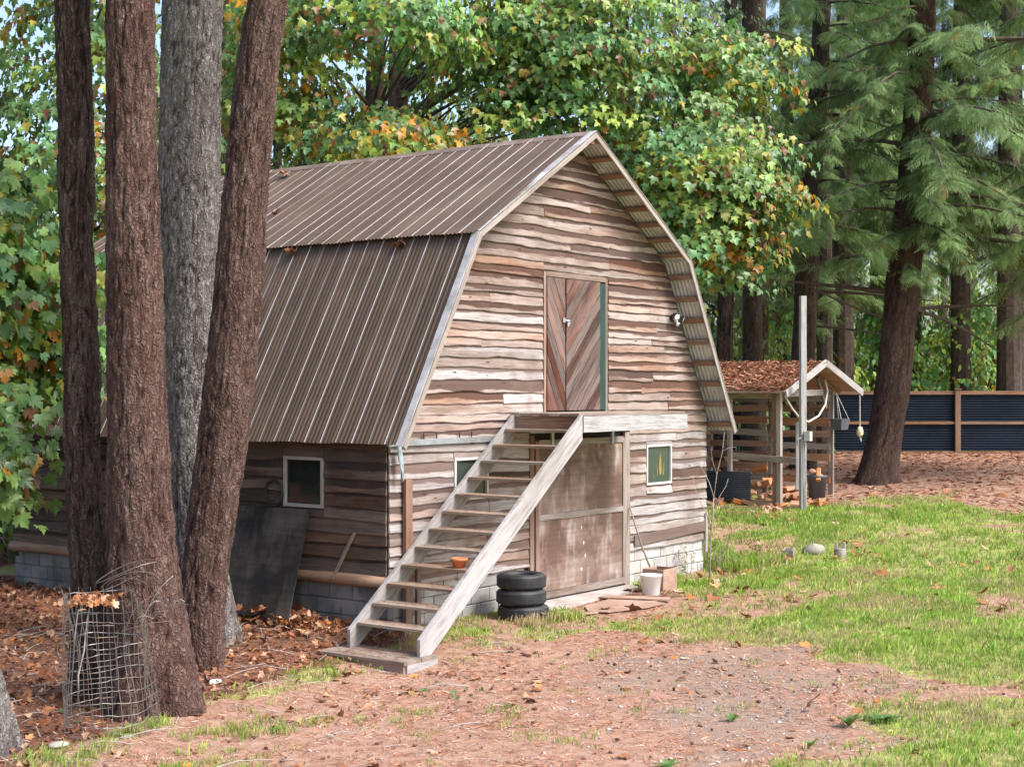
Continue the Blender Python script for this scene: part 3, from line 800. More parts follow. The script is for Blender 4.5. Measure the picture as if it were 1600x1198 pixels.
# ------------------------------------------------------------------ things around the barn
# three tyres
def tyre(z, label, rot, c=(2.02, -.62), r=.335, w=.205, tilt=0):
    t = thing('tyre', (c[0], c[1], z), label, 'tyre', 'tyres stacked beside the barn door')
    hw = w / 2
    prof = [(r * .60, -hw * .7), (r * .66, -hw * .95), (r * .82, -hw), (r * .95, -hw * .82), (r, -hw * .55), (r, hw * .55), (r * .95, hw * .82), (r * .82, hw), (r * .66, hw * .95), (r * .60, hw * .7), (r * .63, 0)]
    b = MB(); b.lathe(prof, (c[0], c[1], z + hw), 48, True); b.build('casing', M['rubber'], t, True)
    b = MB(); n = 56
    for i in range(n):
        for row in (0, 1, 2, 3):
            a = 2 * math.pi * (i + .5 * (row % 2)) / n; zz = z + hw + (row - 1.5) * w * .165
            sk = .35 if row < 2 else -.35
            ra = r + .004
            d = .62 * math.pi / n; h = w * .07
            P = lambda aa, q, rr: (c[0] + rr * math.cos(aa), c[1] + rr * math.sin(aa), q)
            v = [P(a - d, zz - h, ra), P(a + d, zz - h + sk * .02, ra), P(a + d, zz + h + sk * .02, ra), P(a - d, zz + h, ra)]
            v += [P(a - d * 1.1, zz - h * 1.2, r - .006), P(a + d * 1.1, zz - h * 1.2 + sk * .02, r - .006), P(a + d * 1.1, zz + h * 1.2 + sk * .02, r - .006), P(a - d * 1.1, zz + h * 1.2, r - .006)]
            b.raw(v, [(0, 1, 2, 3), (0, 4, 5, 1), (1, 5, 6, 2), (2, 6, 7, 3), (3, 7, 4, 0)])
    b.build('tread_pattern', M['rubber'], t, False, kind='stuff')
    return t
zt = g1(2.02, -.62) - .01
tyre(zt, 'bottom tyre of the stack, resting in the grass by the barn door', 0, (2.02, -.63))
tyre(zt + .207, 'middle tyre of the stack beside the sliding barn door', 0, (2.0, -.61), .33)
tyre(zt + .414, 'topmost black tyre of the stack beside the sliding barn door', 0, (2.02, -.60), .328)

# terracotta bowl on the fifth tread
z5 = .02 + RISE * 4 + .001
t = thing('flower_pot', (.17, -1.0, z5), 'small orange terracotta pot standing on a stair tread', 'pot')
b = MB(); b.lathe([(0, .004), (.066, 0), (.09, .085), (.104, .088), (.106, .12), (.094, .12), (.086, .085), (.06, .02), (0, .02)], (.17, -1.0, z5), 24); b.build('bowl', M['terracotta'], t, True)
b = MB(); b.lathe([(.087, .086), (.04, .092), (0, .09)], (.17, -1.0, z5), 16); b.build('soil', M['dark_core'], t, True)

# white bucket and wooden box
zb = g1(4.87, -.89)
t = thing('bucket', (4.87, -.89, zb), 'white plastic bucket standing on the grass in front of the barn wall', 'bucket')
b = MB(); b.lathe([(0, .012), (.115, 0), (.122, .01), (.158, .30), (.168, .305), (.168, .325), (.150, .326), (.142, .3), (.11, .03), (0, .03)], (4.87, -.89, zb), 32); b.build('pail', M['white_plastic'], t, True)
a_ = np.linspace(0, math.pi, 13)
b = MB(); b.tube([(4.87 + .165 * math.cos(a) * .86 - .02, -.89 - .165 * math.cos(a) * .5 - .04 * math.sin(a), zb + .285 - .12 * math.sin(a)) for a in a_], .003, 5); b.build('bail_handle', M['wire'], t, True)
zb = g1(5.35, -.75)
t = thing('box', (5.35, -.75, zb), 'open brown wooden box standing behind the white bucket', 'box')
bx0, bx1, by0, by1, bh = 5.16, 5.56, -.92, -.58, .36
for p, q, wd in (((bx0, by0, zb + bh / 2), (bx1, by0, zb + bh / 2), bh), ((bx0, by1, zb + bh / 2), (bx1, by1, zb + bh / 2), bh)):
    MB().plank(p, q, (0, 0, 1), wd, .016).build('side_panel', M['cardboard'], t)
for x in (bx0, bx1): MB().plank((x, by0 + .01, zb + bh / 2), (x, by1 - .01, zb + bh / 2), (0, 0, 1), bh, .016).build('end_panel', M['cardboard'], t)
MB().box((bx0, by0, zb + .002), (bx1, by1, zb + .02)).build('bottom', M['cardboard'], t)
t = thing('tool_handle', (5.42, -.68, zb + .03), 'long thin wooden tool handle standing in the box, leaning on the barn', 'handle')
MB().tube([(5.42, -.70, zb + .025), (5.50, -.35, .62), (5.60, -.075, 1.20)], [.014, .013, .012], 8).build('stick', M['grey_wood'], t)

# plywood offcuts and a slab in front of the sliding door
def sheet_on_ground(name, pts, t, mat, label, lift=.012, cat='board', group=None):
    zz = [g1(x, y) + lift for x, y in pts]
    A = np.c_[np.array(pts), np.ones(len(pts))]; c = np.linalg.lstsq(A, np.array(zz), rcond=None)[0]
    top = [(x, y, c[0] * x + c[1] * y + c[2] + t) for x, y in pts]
    b = MB(); n = len(pts); v = top + [(x, y, z - t) for x, y, z in top]
    b.raw(v, [tuple(range(n)), tuple(range(2 * n - 1, n - 1, -1))] + [(i, i + n, (i + 1) % n + n, (i + 1) % n) for i in range(n)], [(p[0], p[1]) for p in v])
    o = b.build(name, mat); o['label'] = label; o['category'] = cat
    if group: o['group'] = group
    return o
sheet_on_ground('door_slab', [(2.95, -.02), (5.62, -.02), (5.5, -.42), (4.2, -.52), (2.7, -.62), (2.55, -.3)], .03, M['slab'], 'worn concrete slab at the foot of the sliding door', .0, 'slab')
sheet_on_ground('plywood_sheet', [(3.0, -1.02), (3.35, -.72), (4.55, -.62), (4.22, -1.52), (3.75, -1.5), (3.1, -1.28)], .014, M['ply_ground'], 'large faded plywood offcut lying before the sliding door', .02)
sheet_on_ground('plywood_strip', [(4.02, -.52), (4.28, -.5), (4.58, -1.38), (4.38, -1.5)], .014, M['ply_ground'], 'narrow plywood strip laid across the large plywood offcut', .045)
sheet_on_ground('doorstep_board', [(4.62, -.7), (5.2, -1.12), (5.05, -1.32), (4.5, -1.1)], .03, M['brown'], 'dark brown board lying flat under the white bucket', .0)
t = thing('scrap_plank', (2.75, -1.0, g1(2.75, -1.0)), 'short splintered plank end lying beside the tyres', 'plank')
MB().plank((2.45, -.98, g1(2.5, -1) + .03), (3.0, -1.15, g1(3, -1.1) + .03), (0, 1, 0), .1, .02).build('board', M['ply_ground'], t)

# dark sheet leaning against the side wall, hoop, stick
t = thing('leaning_sheet', (-.45, 2.0, 0), 'large blackened plywood sheet leaning against the shaded side wall', 'plywood sheet')
b = MB(); v = [(-.52, 1.20, .10), (-.55, 2.75, .10), (-.10, 2.82, 1.46), (-.10, 1.23, 1.46)]; v += [(p[0] - .018, p[1], p[2] - .004) for p in v]
b.raw(v, [(0, 1, 2, 3), (7, 6, 5, 4), (0, 4, 5, 1), (1, 5, 6, 2), (2, 6, 7, 3), (3, 7, 4, 0)], [(p[1], p[2] * 1.05) for p in v]); b.build('panel', M['ply_dark'], t)
a_ = np.linspace(0, 2 * math.pi, 33)
b = MB(); b.tube([(-.06 - .006 * math.sin(3 * a), 1.93 + .165 * math.cos(a), 1.645 + .17 * math.sin(a)) for a in a_], .011, 6, False); b.tube([(-.065 - .006 * math.cos(2 * a), 1.925 + .155 * math.cos(a), 1.64 + .16 * math.sin(a)) for a in a_], .009, 6, False)
o = b.build('cable_coil', M['dark_wire'], None, True); o['label'] = 'thin black coil of cable hanging beside the side window'; o['category'] = 'cable'
o = MB().plank((-.16, .78, .62), (-.06, .50, 1.20), (0, 1, 0), .045, .02, .002, 4).build('lath', M['brown']); o['label'] = 'short thin lath leaning on the side wall near the corner'; o['category'] = 'lath'
# post and cloth strip at the front corner
o = MB().plank((.29, -.085, -.02), (.29, -.08, 1.88), (1, 0, 0), .13, .06, .0015, 8).build('leaning_post', M['brown']); o['label'] = 'brown timber post standing against the front wall behind the stairs'; o['category'] = 'post'
b = MB(); v = []; n = 9
for i in range(n):
    t_ = i / (n - 1); wd = (.03 + .025 * math.sin(t_ * 5)) * (1 - .3 * t_); z = 2.31 - .45 * t_
    for s in (-1, -.3, .4, 1): v.append((-.10 + .19 + s * wd + .02 * t_, -.13 - .02 * math.cos(s * 3 + t_ * 4) - .02 * t_, z + .01 * s))
f = [(i * 4 + j, i * 4 + j + 1, i * 4 + j + 5, i * 4 + j + 4) for i in range(n - 1) for j in range(3)]
b.raw(v, f); o = b.build('cloth_strip', M['cloth'], None, True); o['label'] = 'grey blue cloth strip hanging from the eave rail at the barn corner'; o['category'] = 'cloth'
sm = o.modifiers.new('thick', 'SOLIDIFY'); sm.thickness = .006
# twin floodlight on the gable
t = thing('floodlight', (6.95, -.05, 4.16), 'small black twin floodlight with white lenses fixed to the gable wall', 'light')
b = MB(); b.tube([(6.95, -.03, 4.17), (6.95, -.075, 4.17)], .058, 14); b.build('mount', M['black_plastic'], t, False)
for s in (-1, 1):
    c = np.array((6.95 + s * .075, -.15, 4.175 - .02 * s)); d = np.array((s * .45, -.8, -.4)); d /= np.linalg.norm(d)
    b = MB(); b.tube([c - d * .06, c - d * .045, c + d * .03, c + d * .05], [.02, .038, .058, .06], 14); h = b.build('lamp_head', M['black_plastic'], t, False)
    b = MB(); b.tube([c + d * .0505, c + d * .056], [.05, .046], 14); b.build('lens', M['lamp_glass'], h)
b = MB(); b.tube([(6.95, -.07, 4.16), (6.96, -.13, 4.10)], .022, 8); b.tube([(6.96, -.125, 4.075), (6.965, -.15, 4.055)], [.03, .035], 10); b.build('motion_sensor', M['white_plastic'], t)

# block, stone, pronged pier in the grass; white stone by the trees
x, y = 9.64, -.79; z = g1(x, y)
t = thing('cinder_block', (x, y, z), 'grey hollow cinder block half sunk in the grass', 'block')
ca, sa = math.cos(.35), math.sin(.35)
def rl(p): return (x + p[0] * ca - p[1] * sa, y + p[0] * sa + p[1] * ca, z + p[2])
def obox(a, b):
    mb = MB(); mb.box(a, b, .006); mb.v = [rl(p) for p in mb.v]; return mb
for s in (-1, 1): obox((-.2, s * .08 - .017, -.03), (.2, s * .08 + .017, .16)).build('face', M['old_concrete'], t)
for s in (-.182, 0, .182): obox((s - .018, -.063, -.03), (s + .018, .063, .158)).build('web', M['old_concrete'], t)
def rock(name, c, r, mat, label, cat='stone', seed=1):
    nu, nv = 18, 11; th = np.linspace(0, 2 * math.pi, nu, endpoint=False); ph = np.linspace(.05, math.pi - .05, nv)
    T, P_ = np.meshgrid(th, ph)
    q = 1 + .5 * (fbm(np.cos(T) * 1.3 + 5 + seed, np.sin(T) * 1.3 + P_ * 1.1 + 5, 4, seed) - .47)
    V = np.stack([c[0] + r[0] * q * np.sin(P_) * np.cos(T), c[1] + r[1] * q * np.sin(P_) * np.sin(T), c[2] + r[2] * q * np.cos(P_)], -1).reshape(-1, 3)
    I = np.arange(nu * nv).reshape(nv, nu); J = np.roll(I, -1, 1)
    F = np.stack([I[:-1], I[1:], J[1:], J[:-1]], -1).reshape(-1, 4)
    o = np_put(name, V, [F, np.array([I[0][::-1]]), np.array([I[-1]])], mat, None, None, None, True); o['label'] = label; o['category'] = cat; return o
rock('field_stone', (10.3, -.95, g1(10.3, -.95) + .03), (.26, .2, .13), M['old_concrete'], 'low rounded stone lying beside the cinder block')
x, y = 9.88, -1.64; z = g1(x, y)
t = thing('concrete_pier', (x, y, z), 'short round concrete pier with two upright prongs in the grass', 'pier')
b = MB(); b.lathe([(0, -.05), (.105, -.05), (.108, .10), (.10, .175), (.09, .185), (0, .185)], (x, y, z), 20); b.build('base', M['old_concrete'], t, False)
for s in (-1, 1):
    q = np.array((.3, -.95)) * s * .066
    MB().plank((x + q[0], y + q[1], z + .17), (x + q[0], y + q[1], z + .29), (1, .3, 0), .09, .045).build('prong', M['old_concrete'], t)
for i, a in enumerate((-2.2, -2.55, -2.9)):
    b = MB(); cx_, cy_ = x + .107 * math.cos(a), y + .107 * math.sin(a)
    b.lathe([(.0, -.012), (.012, 0), (0, .012)], (cx_, cy_, z + .1 + .02 * (i % 2)), 8); b.build('pebble', M['stone'], t, True)
rock('white_stone', (-2.93, -.06, g1(-2.93, -.06) + .015), (.095, .05, .03), M['white_stone'], 'small flat white stone lying in the needles by the trees', 'stone', 4)
rock('pale_stone', (-5.62, -.93, g1(-5.62, -.93) + .02), (.1, .08, .03), M['stone'], 'pale flat stone in the needles between cage and edge trunk', 'stone', 6)

# ------------------------------------------------------------------ wood shed
zs = .6
sh = thing('wood_shed', (15.65, 3.1, zs), 'open pallet-board wood shed with a needle-covered gable roof', 'shed')
U0, U1, V0, V1 = 14.4, 16.95, 1.72, 4.75
EZ, AZ = 2.98, 3.6
UM = 15.73
post = lambda u, v, w, t_, z1, m='grey_wood': MB().plank((u, v, g1(u, v) - .05), (u + rng.normal(0, .01), v, z1), (0, 1, 0), w, t_, .002, 4).build('post', M[m], sh)
post(U0, V0, .10, .1, 2.95); post(U0 + .02, V0 + .12, .09, .045, 2.95, 'shed_board'); post(U0, 2.88, .09, .09, 2.95); post(U0, V1, .1, .1, 2.95)
post(U1, V0, .12, .06, 2.98); post(U1, V1, .1, .1, 2.98); post(U1, 3.2, .09, .05, 2.98); post(U1 - .06, V0 + .75, .1, .03, 2.95); post(U1 - .06, V0 + 1.6, .1, .03, 2.95)
z = .80
while z < 2.95:                                   # slatted far wall
    w_ = rng.uniform(.13, .18)
    for a, b_ in ((V0 - .02, 3.18), (3.22, V1)):
        if rng.random() < .95: MB().plank((U1 - .1, a, z + rng.normal(0, .012)), (U1 - .1, b_, z + rng.normal(0, .012)), (0, 0, 1), w_, .022, .003, 4).build('slat', M['shed_board'] if rng.random() < .78 else M['grey_wood'], sh)
    z += w_ + rng.uniform(.07, .16)
z = .75
while z < 2.95:                                   # slatted back wall
    w_ = rng.uniform(.13, .18)
    MB().plank((U0 + .05, V1 - .05, z), (U1 - .1, V1 - .05, z + rng.normal(0, .02)), (0, 0, 1), w_, .022, .003, 4).build('slat', M['shed_board'], sh)
    z += w_ + rng.uniform(.05, .13)
MB().plank((U0 + .02, V0 + .1, 2.90), (U0 + .02, V1, 2.90), (0, 0, 1), .14, .045).build('beam', M['grey_wood'], sh)
MB().plank((U1, V0 + .1, 2.93), (U1, V1, 2.93), (0, 0, 1), .14, .045).build('beam', M['grey_wood'], sh)
MB().plank((U0 + .3, V0 - .03, 2.93), (U1 - .5, V0 - .03, 2.96), (0, 0, 1), .13, .035).build('tie_board', M['grey_wood'], sh)
MB().plank((U1 - .75, V0 - .02, 3.28), (U1 - .3, V0 - .02, 2.62), (1, 0, 0), .09, .05).build('brace', M['brown'], sh)
MB().plank((U0 - .14, 2.72, 1.62), (U0 - .08, 1.28, 1.54), (0, 0, 1), .14, .04, .003, 4).build('cross_board', M['grey_wood'], sh)
MB().plank((U0 - .05, 1.9, .66), (U0 - .05, V1, .68), (0, 0, 1), .09, .06).build('sill', M['shed_board'], sh)
RV0, RV1 = 1.28, 5.1
rf = MB().prism([(13.84, 0, EZ), (UM, 0, AZ), (17.62, 0, EZ + .03), (17.62, 0, EZ - .0), (UM, 0, AZ - .035), (13.84, 0, EZ - .035)], (0, RV0 + .03, 0), (0, RV1, 0)).build('roof', M['shed_board'], sh)
for p, q in (((13.80, EZ - .03), (UM, AZ + .02)), ((UM, AZ + .02), (17.66, EZ))):
    MB().plank((p[0], RV0, p[1] - .03), (q[0], RV0, q[1] - .03), (0, 0, 1), .15, .035, .002, 5).build('barge_board', M['beam_pale'], rf)
for i in range(4):
    v_ = RV0 + .5 + i * 1.05
    for p, q in (((13.9, EZ - .08), (UM, AZ - .085)), ((UM, AZ - .085), (17.55, EZ - .05))):
        MB().plank((p[0], v_, p[1]), (q[0], v_, q[1]), (0, 0, 1), .085, .04).build('rafter', M['shed_board'], rf)

o = thing('power_pole', (14.0, 1.0, g1(14.0, 1.0)), 'tall bare grey timber pole with a small meter box beside the shed', 'pole')
pz = g1(14.0, 1.0)
MB().plank((14.0, 1.0, pz - .1), (13.99, 1.0, 4.92), (.8, -.6, 0), .125, .1, .002, 10).build('timber', M['beam_pale'], o)
MB().box((13.90, .80, 1.98), (14.02, .93, 2.17)).build('meter_box', M['white_paint'], o)
MB().tube([(13.93, .98, 2.05), (13.86, 1.06, 2.0), (13.88, 1.05, 1.9)], .018, 8).build('outlet', M['galv'], o)
MB().tube([(13.95, .93, 2.0), (13.95, .92, 1.2), (13.97, .93, pz)], .012, 6).build('conduit', M['galv'], o)
o = MB().plank((14.22, 1.22, pz + .42), (14.05, 1.14, 2.35), (.8, -.6, 0), .09, .025, .002, 4).build('leaning_board', M['beam_pale']); o['label'] = 'pale narrow board leaning on the timber pole by the shed'; o['category'] = 'board'

# hanging pot, rope with float, hose, bin, corrugated offcut, firewood
c = np.array((16.75, 1.42, 2.14))
t = thing('hanging_pot', tuple(c), 'black hanging planter on wires under the shed gable', 'planter')
b = MB()
v = [(c[0] + sx * w_ * .5, c[1] + sy * d_ * .5, c[2] + zz) for zz, w_, d_ in ((0, .36, .22), (.24, .46, .28), (.24, .40, .23), (.06, .32, .18)) for sx, sy in ((-1, -1), (1, -1), (1, 1), (-1, 1))]
f = [(0, 3, 2, 1)] + [(i * 4 + j, i * 4 + (j + 1) % 4, i * 4 + 4 + (j + 1) % 4, i * 4 + 4 + j) for i in range(3) for j in range(4)] + [(12, 13, 14, 15)]
b.raw(v, f); b.build('trough', M['grey_plastic'], t)
b = MB()
for sx, sy in ((-1, -1), (1, 1), (1, -1)): b.tube([(c[0] + sx * .2, c[1] + sy * .12, c[2] + .23), (16.85, 1.55, 2.95)], .006, 5)
b.build('wires', M['rope'], t)
t = thing('rope_float', (17.5, 1.3, 2.0), 'yellow float hanging on a pale rope from the shed gable', 'float')
fz = 1.98
MB().tube([(17.55, 1.3, 2.95), (17.56, 1.3, fz + .2)], .012, 6).build('rope', M['rope'], t)
b = MB(); b.lathe([(0, .22), (.05, .2), (.075, .12), (.075, .05), (.05, 0), (0, -.01)], (17.56, 1.3, fz), 14); b.build('buoy', M['float'], t, True)
MB().tube([(17.56, 1.3, fz), (17.58, 1.28, fz - .12)], [.02, .012], 6).build('rope_end', M['rope'], t)
hp = [(14.5, 1.66, 2.9), (14.75, 1.6, 2.62), (15.1, 1.58, 2.4), (15.5, 1.58, 2.33), (16.0, 1.58, 2.45), (16.35, 1.58, 2.7), (16.5, 1.6, 2.98), (16.42, 1.62, 3.25)]
o = MB().tube(hp, .022, 7).build('garden_hose', M['rope'], None, True); o['label'] = 'pale hose slung in a loop across the shed opening'; o['category'] = 'hose'
x, y = 15.75, 1.5; z = g1(x, y)
t = thing('bin', (x, y, z), 'dark grey plastic bin of split wood standing in the shed', 'bin')
b = MB(); b.lathe([(0, .01), (.17, 0), (.2, .5), (.22, .51), (.22, .56), (.2, .56), (.16, .05), (0, .04)], (x, y, z), 24); b.build('tub', M['grey_plastic'], t, True)
b = MB(); nn = 60; ys = np.linspace(0, 1.15, nn)
v = []
for i, q in enumerate(ys):
    h = .012 * math.sin(q / .076 * 2 * math.pi)
    for k_ in range(3): v.append((14.25 - .12 + k_ * .07 + h, 3.42 - k_ * .55, .66 + q * .55 + .0))
b.raw(v, [(i * 3 + j, i * 3 + j + 1, i * 3 + j + 4, i * 3 + j + 3) for i in range(nn - 1) for j in range(2)])
o = b.build('corrugated_sheet', M['black_sheet'], None, True); o['label'] = 'black corrugated roofing offcut leaning against the shed front'; o['category'] = 'metal sheet'
sm = o.modifiers.new('thick', 'SOLIDIFY'); sm.thickness = .003
def log_mesh(seed):
    r = np.random.default_rng(seed); L = r.uniform(.3, .42); R_ = r.uniform(.07, .11)
    prof = [(0, 0)] + [(R_ * math.cos(a) * r.uniform(.85, 1.1), R_ * math.sin(a) * r.uniform(.85, 1.1)) for a in np.linspace(.2, 1.9, 5)]
    n = len(prof); v = [(-L / 2, p[0] - R_ * .4, p[1] - R_ * .5) for p in prof] + [(L / 2 + r.normal(0, .01), p[0] * .95 - R_ * .4, p[1] - R_ * .5) for p in prof]
    b = MB(); b.raw(v, [tuple(range(n - 1, -1, -1)), tuple(range(n, 2 * n))] + [(i, (i + 1) % n, (i + 1) % n + n, i + n) for i in range(n)], [(p[0], p[1] + p[2]) for p in v])
    me = bpy.data.meshes.new('firewood'); me.from_pydata([tuple(p) for p in b.v], [], b.f); l = me.uv_layers.new(name='UVMap')
    li = np.empty(len(me.loops), np.int32); me.loops.foreach_get('vertex_index', li); l.data.foreach_set('uv', np.array(b.uv, np.float32)[li].ravel()); me.materials.append(M['firewood']); return me
logs = [log_mesh(i) for i in range(6)]
for i in range(72):
    if i < 46:
        u = rng.uniform(14.9, 16.6); v_ = rng.uniform(1.75, 4.4); hgt = rng.uniform(.05, .75) * (.35 + .65 * (u - 14.7) / 1.9)
        if v_ < 2.4: hgt *= .5
        lab = 'split firewood piece in the heap inside the shed'
    else:
        u = rng.uniform(13.5, 15.3); v_ = rng.uniform(.95, 1.7) if u > 14.2 else rng.uniform(1.2, 3.2); hgt = .06
        lab = 'loose split log lying on the ground before the shed'
    o = bpy.data.objects.new('firewood', logs[i % 6]); COL.objects.link(o)
    o.location = (u, v_, g1(u, v_) + hgt); o.rotation_euler = (rng.uniform(0, 6.28), rng.normal(0, .25), rng.uniform(0, 3.14))
    o['label'] = lab; o['category'] = 'firewood'; o['group'] = 'firewood heaped in the shed' if i < 46 else 'loose logs before the shed'
for i, (u, v_, rz) in enumerate(((15.68, 1.45, .4), (15.82, 1.55, 1.2))):
    o = bpy.data.objects.new('firewood', logs[i]); COL.objects.link(o); o.location = (u, v_, g1(u, v_) + .58); o.rotation_euler = (.3, -.7 + .3 * i, rz)
    o['label'] = 'split log sticking out of the grey bin'; o['category'] = 'firewood'; o['group'] = 'logs in the bin'
for i, (a, b_, w_) in enumerate((((13.15, 3.2), (13.65, 1.35), .09), ((13.45, 2.6), (14.05, 1.25), .07), ((12.9, 2.2), (13.5, .9), .06))):
    o = MB().plank((*a, g1(*a) + .04), (*b_, g1(*b_) + .04), (1, 0, 0), w_, .05).build('ground_timber', M['shed_board'])
    o['label'] = 'weathered timber lying along the ground before the shed'; o['category'] = 'timber'; o['group'] = 'timbers on the ground before the shed'

# ------------------------------------------------------------------ fence of dark corrugated panels
FD = np.array((2.12, -2.89)); FD /= np.linalg.norm(FD); FO = np.array((30.54, 3.77))
fe = thing('fence', (30.54, 3.77, 1.05), 'timber framed fence with dark blue corrugated metal panels', 'fence')
def fp(s, z, o=0): return (FO[0] + FD[0] * s - FD[1] * o * -1, FO[1] + FD[1] * s - FD[0] * o, z)
nrm = np.array((-FD[1], FD[0])); nrm *= -1 if nrm @ np.array((1, .7)) > 0 else 1        # towards the yard
def fp(s, z, o=0): q = FO + FD * s + nrm * o; return (q[0], q[1], z)
SP = 4.15
for i in range(-5, 5):
    s0 = i * SP
    MB().plank(fp(s0, .8, .06), fp(s0, 3.04, .06), (FD[0], FD[1], 0), .16, .14, .001, 3).build('post', M['fence_wood'], fe)
    b = MB(); b.plank(fp(s0 - .1, 3.04, .06), fp(s0 + .1, 3.04, .06), (nrm[0], nrm[1], 0), .2, .03); b.build('post_cap', M['fence_wood'], fe)
    for z, w_ in ((2.93, .11), (2.02, .085), (1.12, .1)):
        MB().plank(fp(s0 + .08, z, .06), fp(s0 + SP - .08, z, .06), (0, 0, 1), w_, .05, .001, 4).build('rail', M['fence_wood'], fe)
    for z0, z1 in ((1.17, 1.98), (2.065, 2.875)):
        n = int((z1 - z0) / .076 * 6); v = []
        for k in range(n + 1):
            z = z0 + (z1 - z0) * k / n
            for s in (s0 + .08, s0 + SP / 2, s0 + SP - .08): v.append(fp(s, z, .02 + .014 * math.sin((z - z0) / .076 * 2 * math.pi)))
        b = MB(); b.raw(v, [(k * 3 + j, k * 3 + j + 1, k * 3 + j + 4, k * 3 + j + 3) for k in range(n) for j in range(2)]); b.build('metal_panel', M['fence_metal'], fe, True)

# ------------------------------------------------------------------ plant building blocks
def unit(a): return a / (np.linalg.norm(a, axis=-1, keepdims=True) + 1e-9)
def frames(tip, up):
    t = unit(tip); n = unit(up - (up * t).sum(-1, keepdims=True) * t); s = np.cross(t, n)
    return np.stack([s, t, n], -1)                       # columns: side, tip, normal
def scatter(T, F, R, P, Sz, C=None, shade=None):
    """copies of template T (n,3), faces F (m,k) -> V, F, colour"""
    N, n = len(P), len(T)
    V = np.einsum('nij,kj->nki', R, T) * np.asarray(Sz)[:, None, None] + P[:, None, :]
    Fo = (F[None] + (np.arange(N) * n)[:, None, None]).reshape(-1, F.shape[1])
    c = None
    if C is not None:
        c = np.repeat(C[:, None, :], n, 1)
        if shade is not None: c = c * shade[None, :, None]
        c = c.reshape(-1, 3)
    return V.reshape(-1, 3), Fo, c
def merge(parts):
    V = []; F = []; C = []; b = 0
    for v, f, c in parts: V.append(v); F.append(f + b); C.append(c); b += len(v)
    return np.concatenate(V), np.concatenate(F), np.concatenate(C)
def fan(half, centre, curl=.3, fold=.12):
    o = half + [(-x, y) for x, y in half[-2:0:-1]]
    pts = [centre] + o; T = np.array([(x, y, fold * abs(x) - curl * (x * x * .6 + (y - .25) ** 2)) for x, y in pts])
    n = len(o); F = np.array([(0, 1 + i, 1 + (i + 1) % n) for i in range(n)]); return T, F
LEAF_HI = fan([(0, .05), (.20, -.07), (.45, .00), (.40, .13), (.64, .30), (.50, .40), (.60, .62), (.40, .56), (.24, .46), (.30, .72), (.15, .80), (0, 1.02)], (0, .24), .5, .28)
LEAF_MD = fan([(0, .02), (.42, -.02), (.36, .16), (.64, .46), (.26, .46), (.24, .76), (0, 1.02)], (0, .24), .5, .26)
LEAF_LO = fan([(0, 0), (.26, .32), (.2, .7), (0, 1)], (0, .45), .3, .1)
def spray_template(pairs=10):
    V = []; F = []
    def dia(a, b, w, up=(0, 0, 1)):
        a = np.array(a, float); b = np.array(b, float); d = unit(b - a); s = np.cross(d, up); m = a + (b - a) * .55
        i = len(V); V.extend([a, m + s * w, b, m - s * w]); F.append((i, i + 1, i + 2)); F.append((i, i + 2, i + 3))
    dia((0, 0, 0), (0, 1, -.25), .016)
    for k in range(pairs):
        t = (k + .6) / (pairs + .6); l = (.30 + .1 * ((k * 3) % 4) / 3) * (1 - t) ** .6 + .09
        for s in (-1, 1):
            j = ((k * 7 + (s > 0) * 3) % 5 - 2) * .03
            dia((0, t, -.25 * t * t), (s * l * (.62 + j), t + l * (.62 - j), -.25 * t * t - l * (.45 + 2 * j)), .021)
    return np.array(V), np.array(F)
SPRAY = spray_template(10)
SPRAY_LO = spray_template(6)
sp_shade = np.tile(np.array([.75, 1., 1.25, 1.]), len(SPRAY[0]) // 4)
sp_shade_lo = np.tile(np.array([.75, 1., 1.25, 1.]), len(SPRAY_LO[0]) // 4)

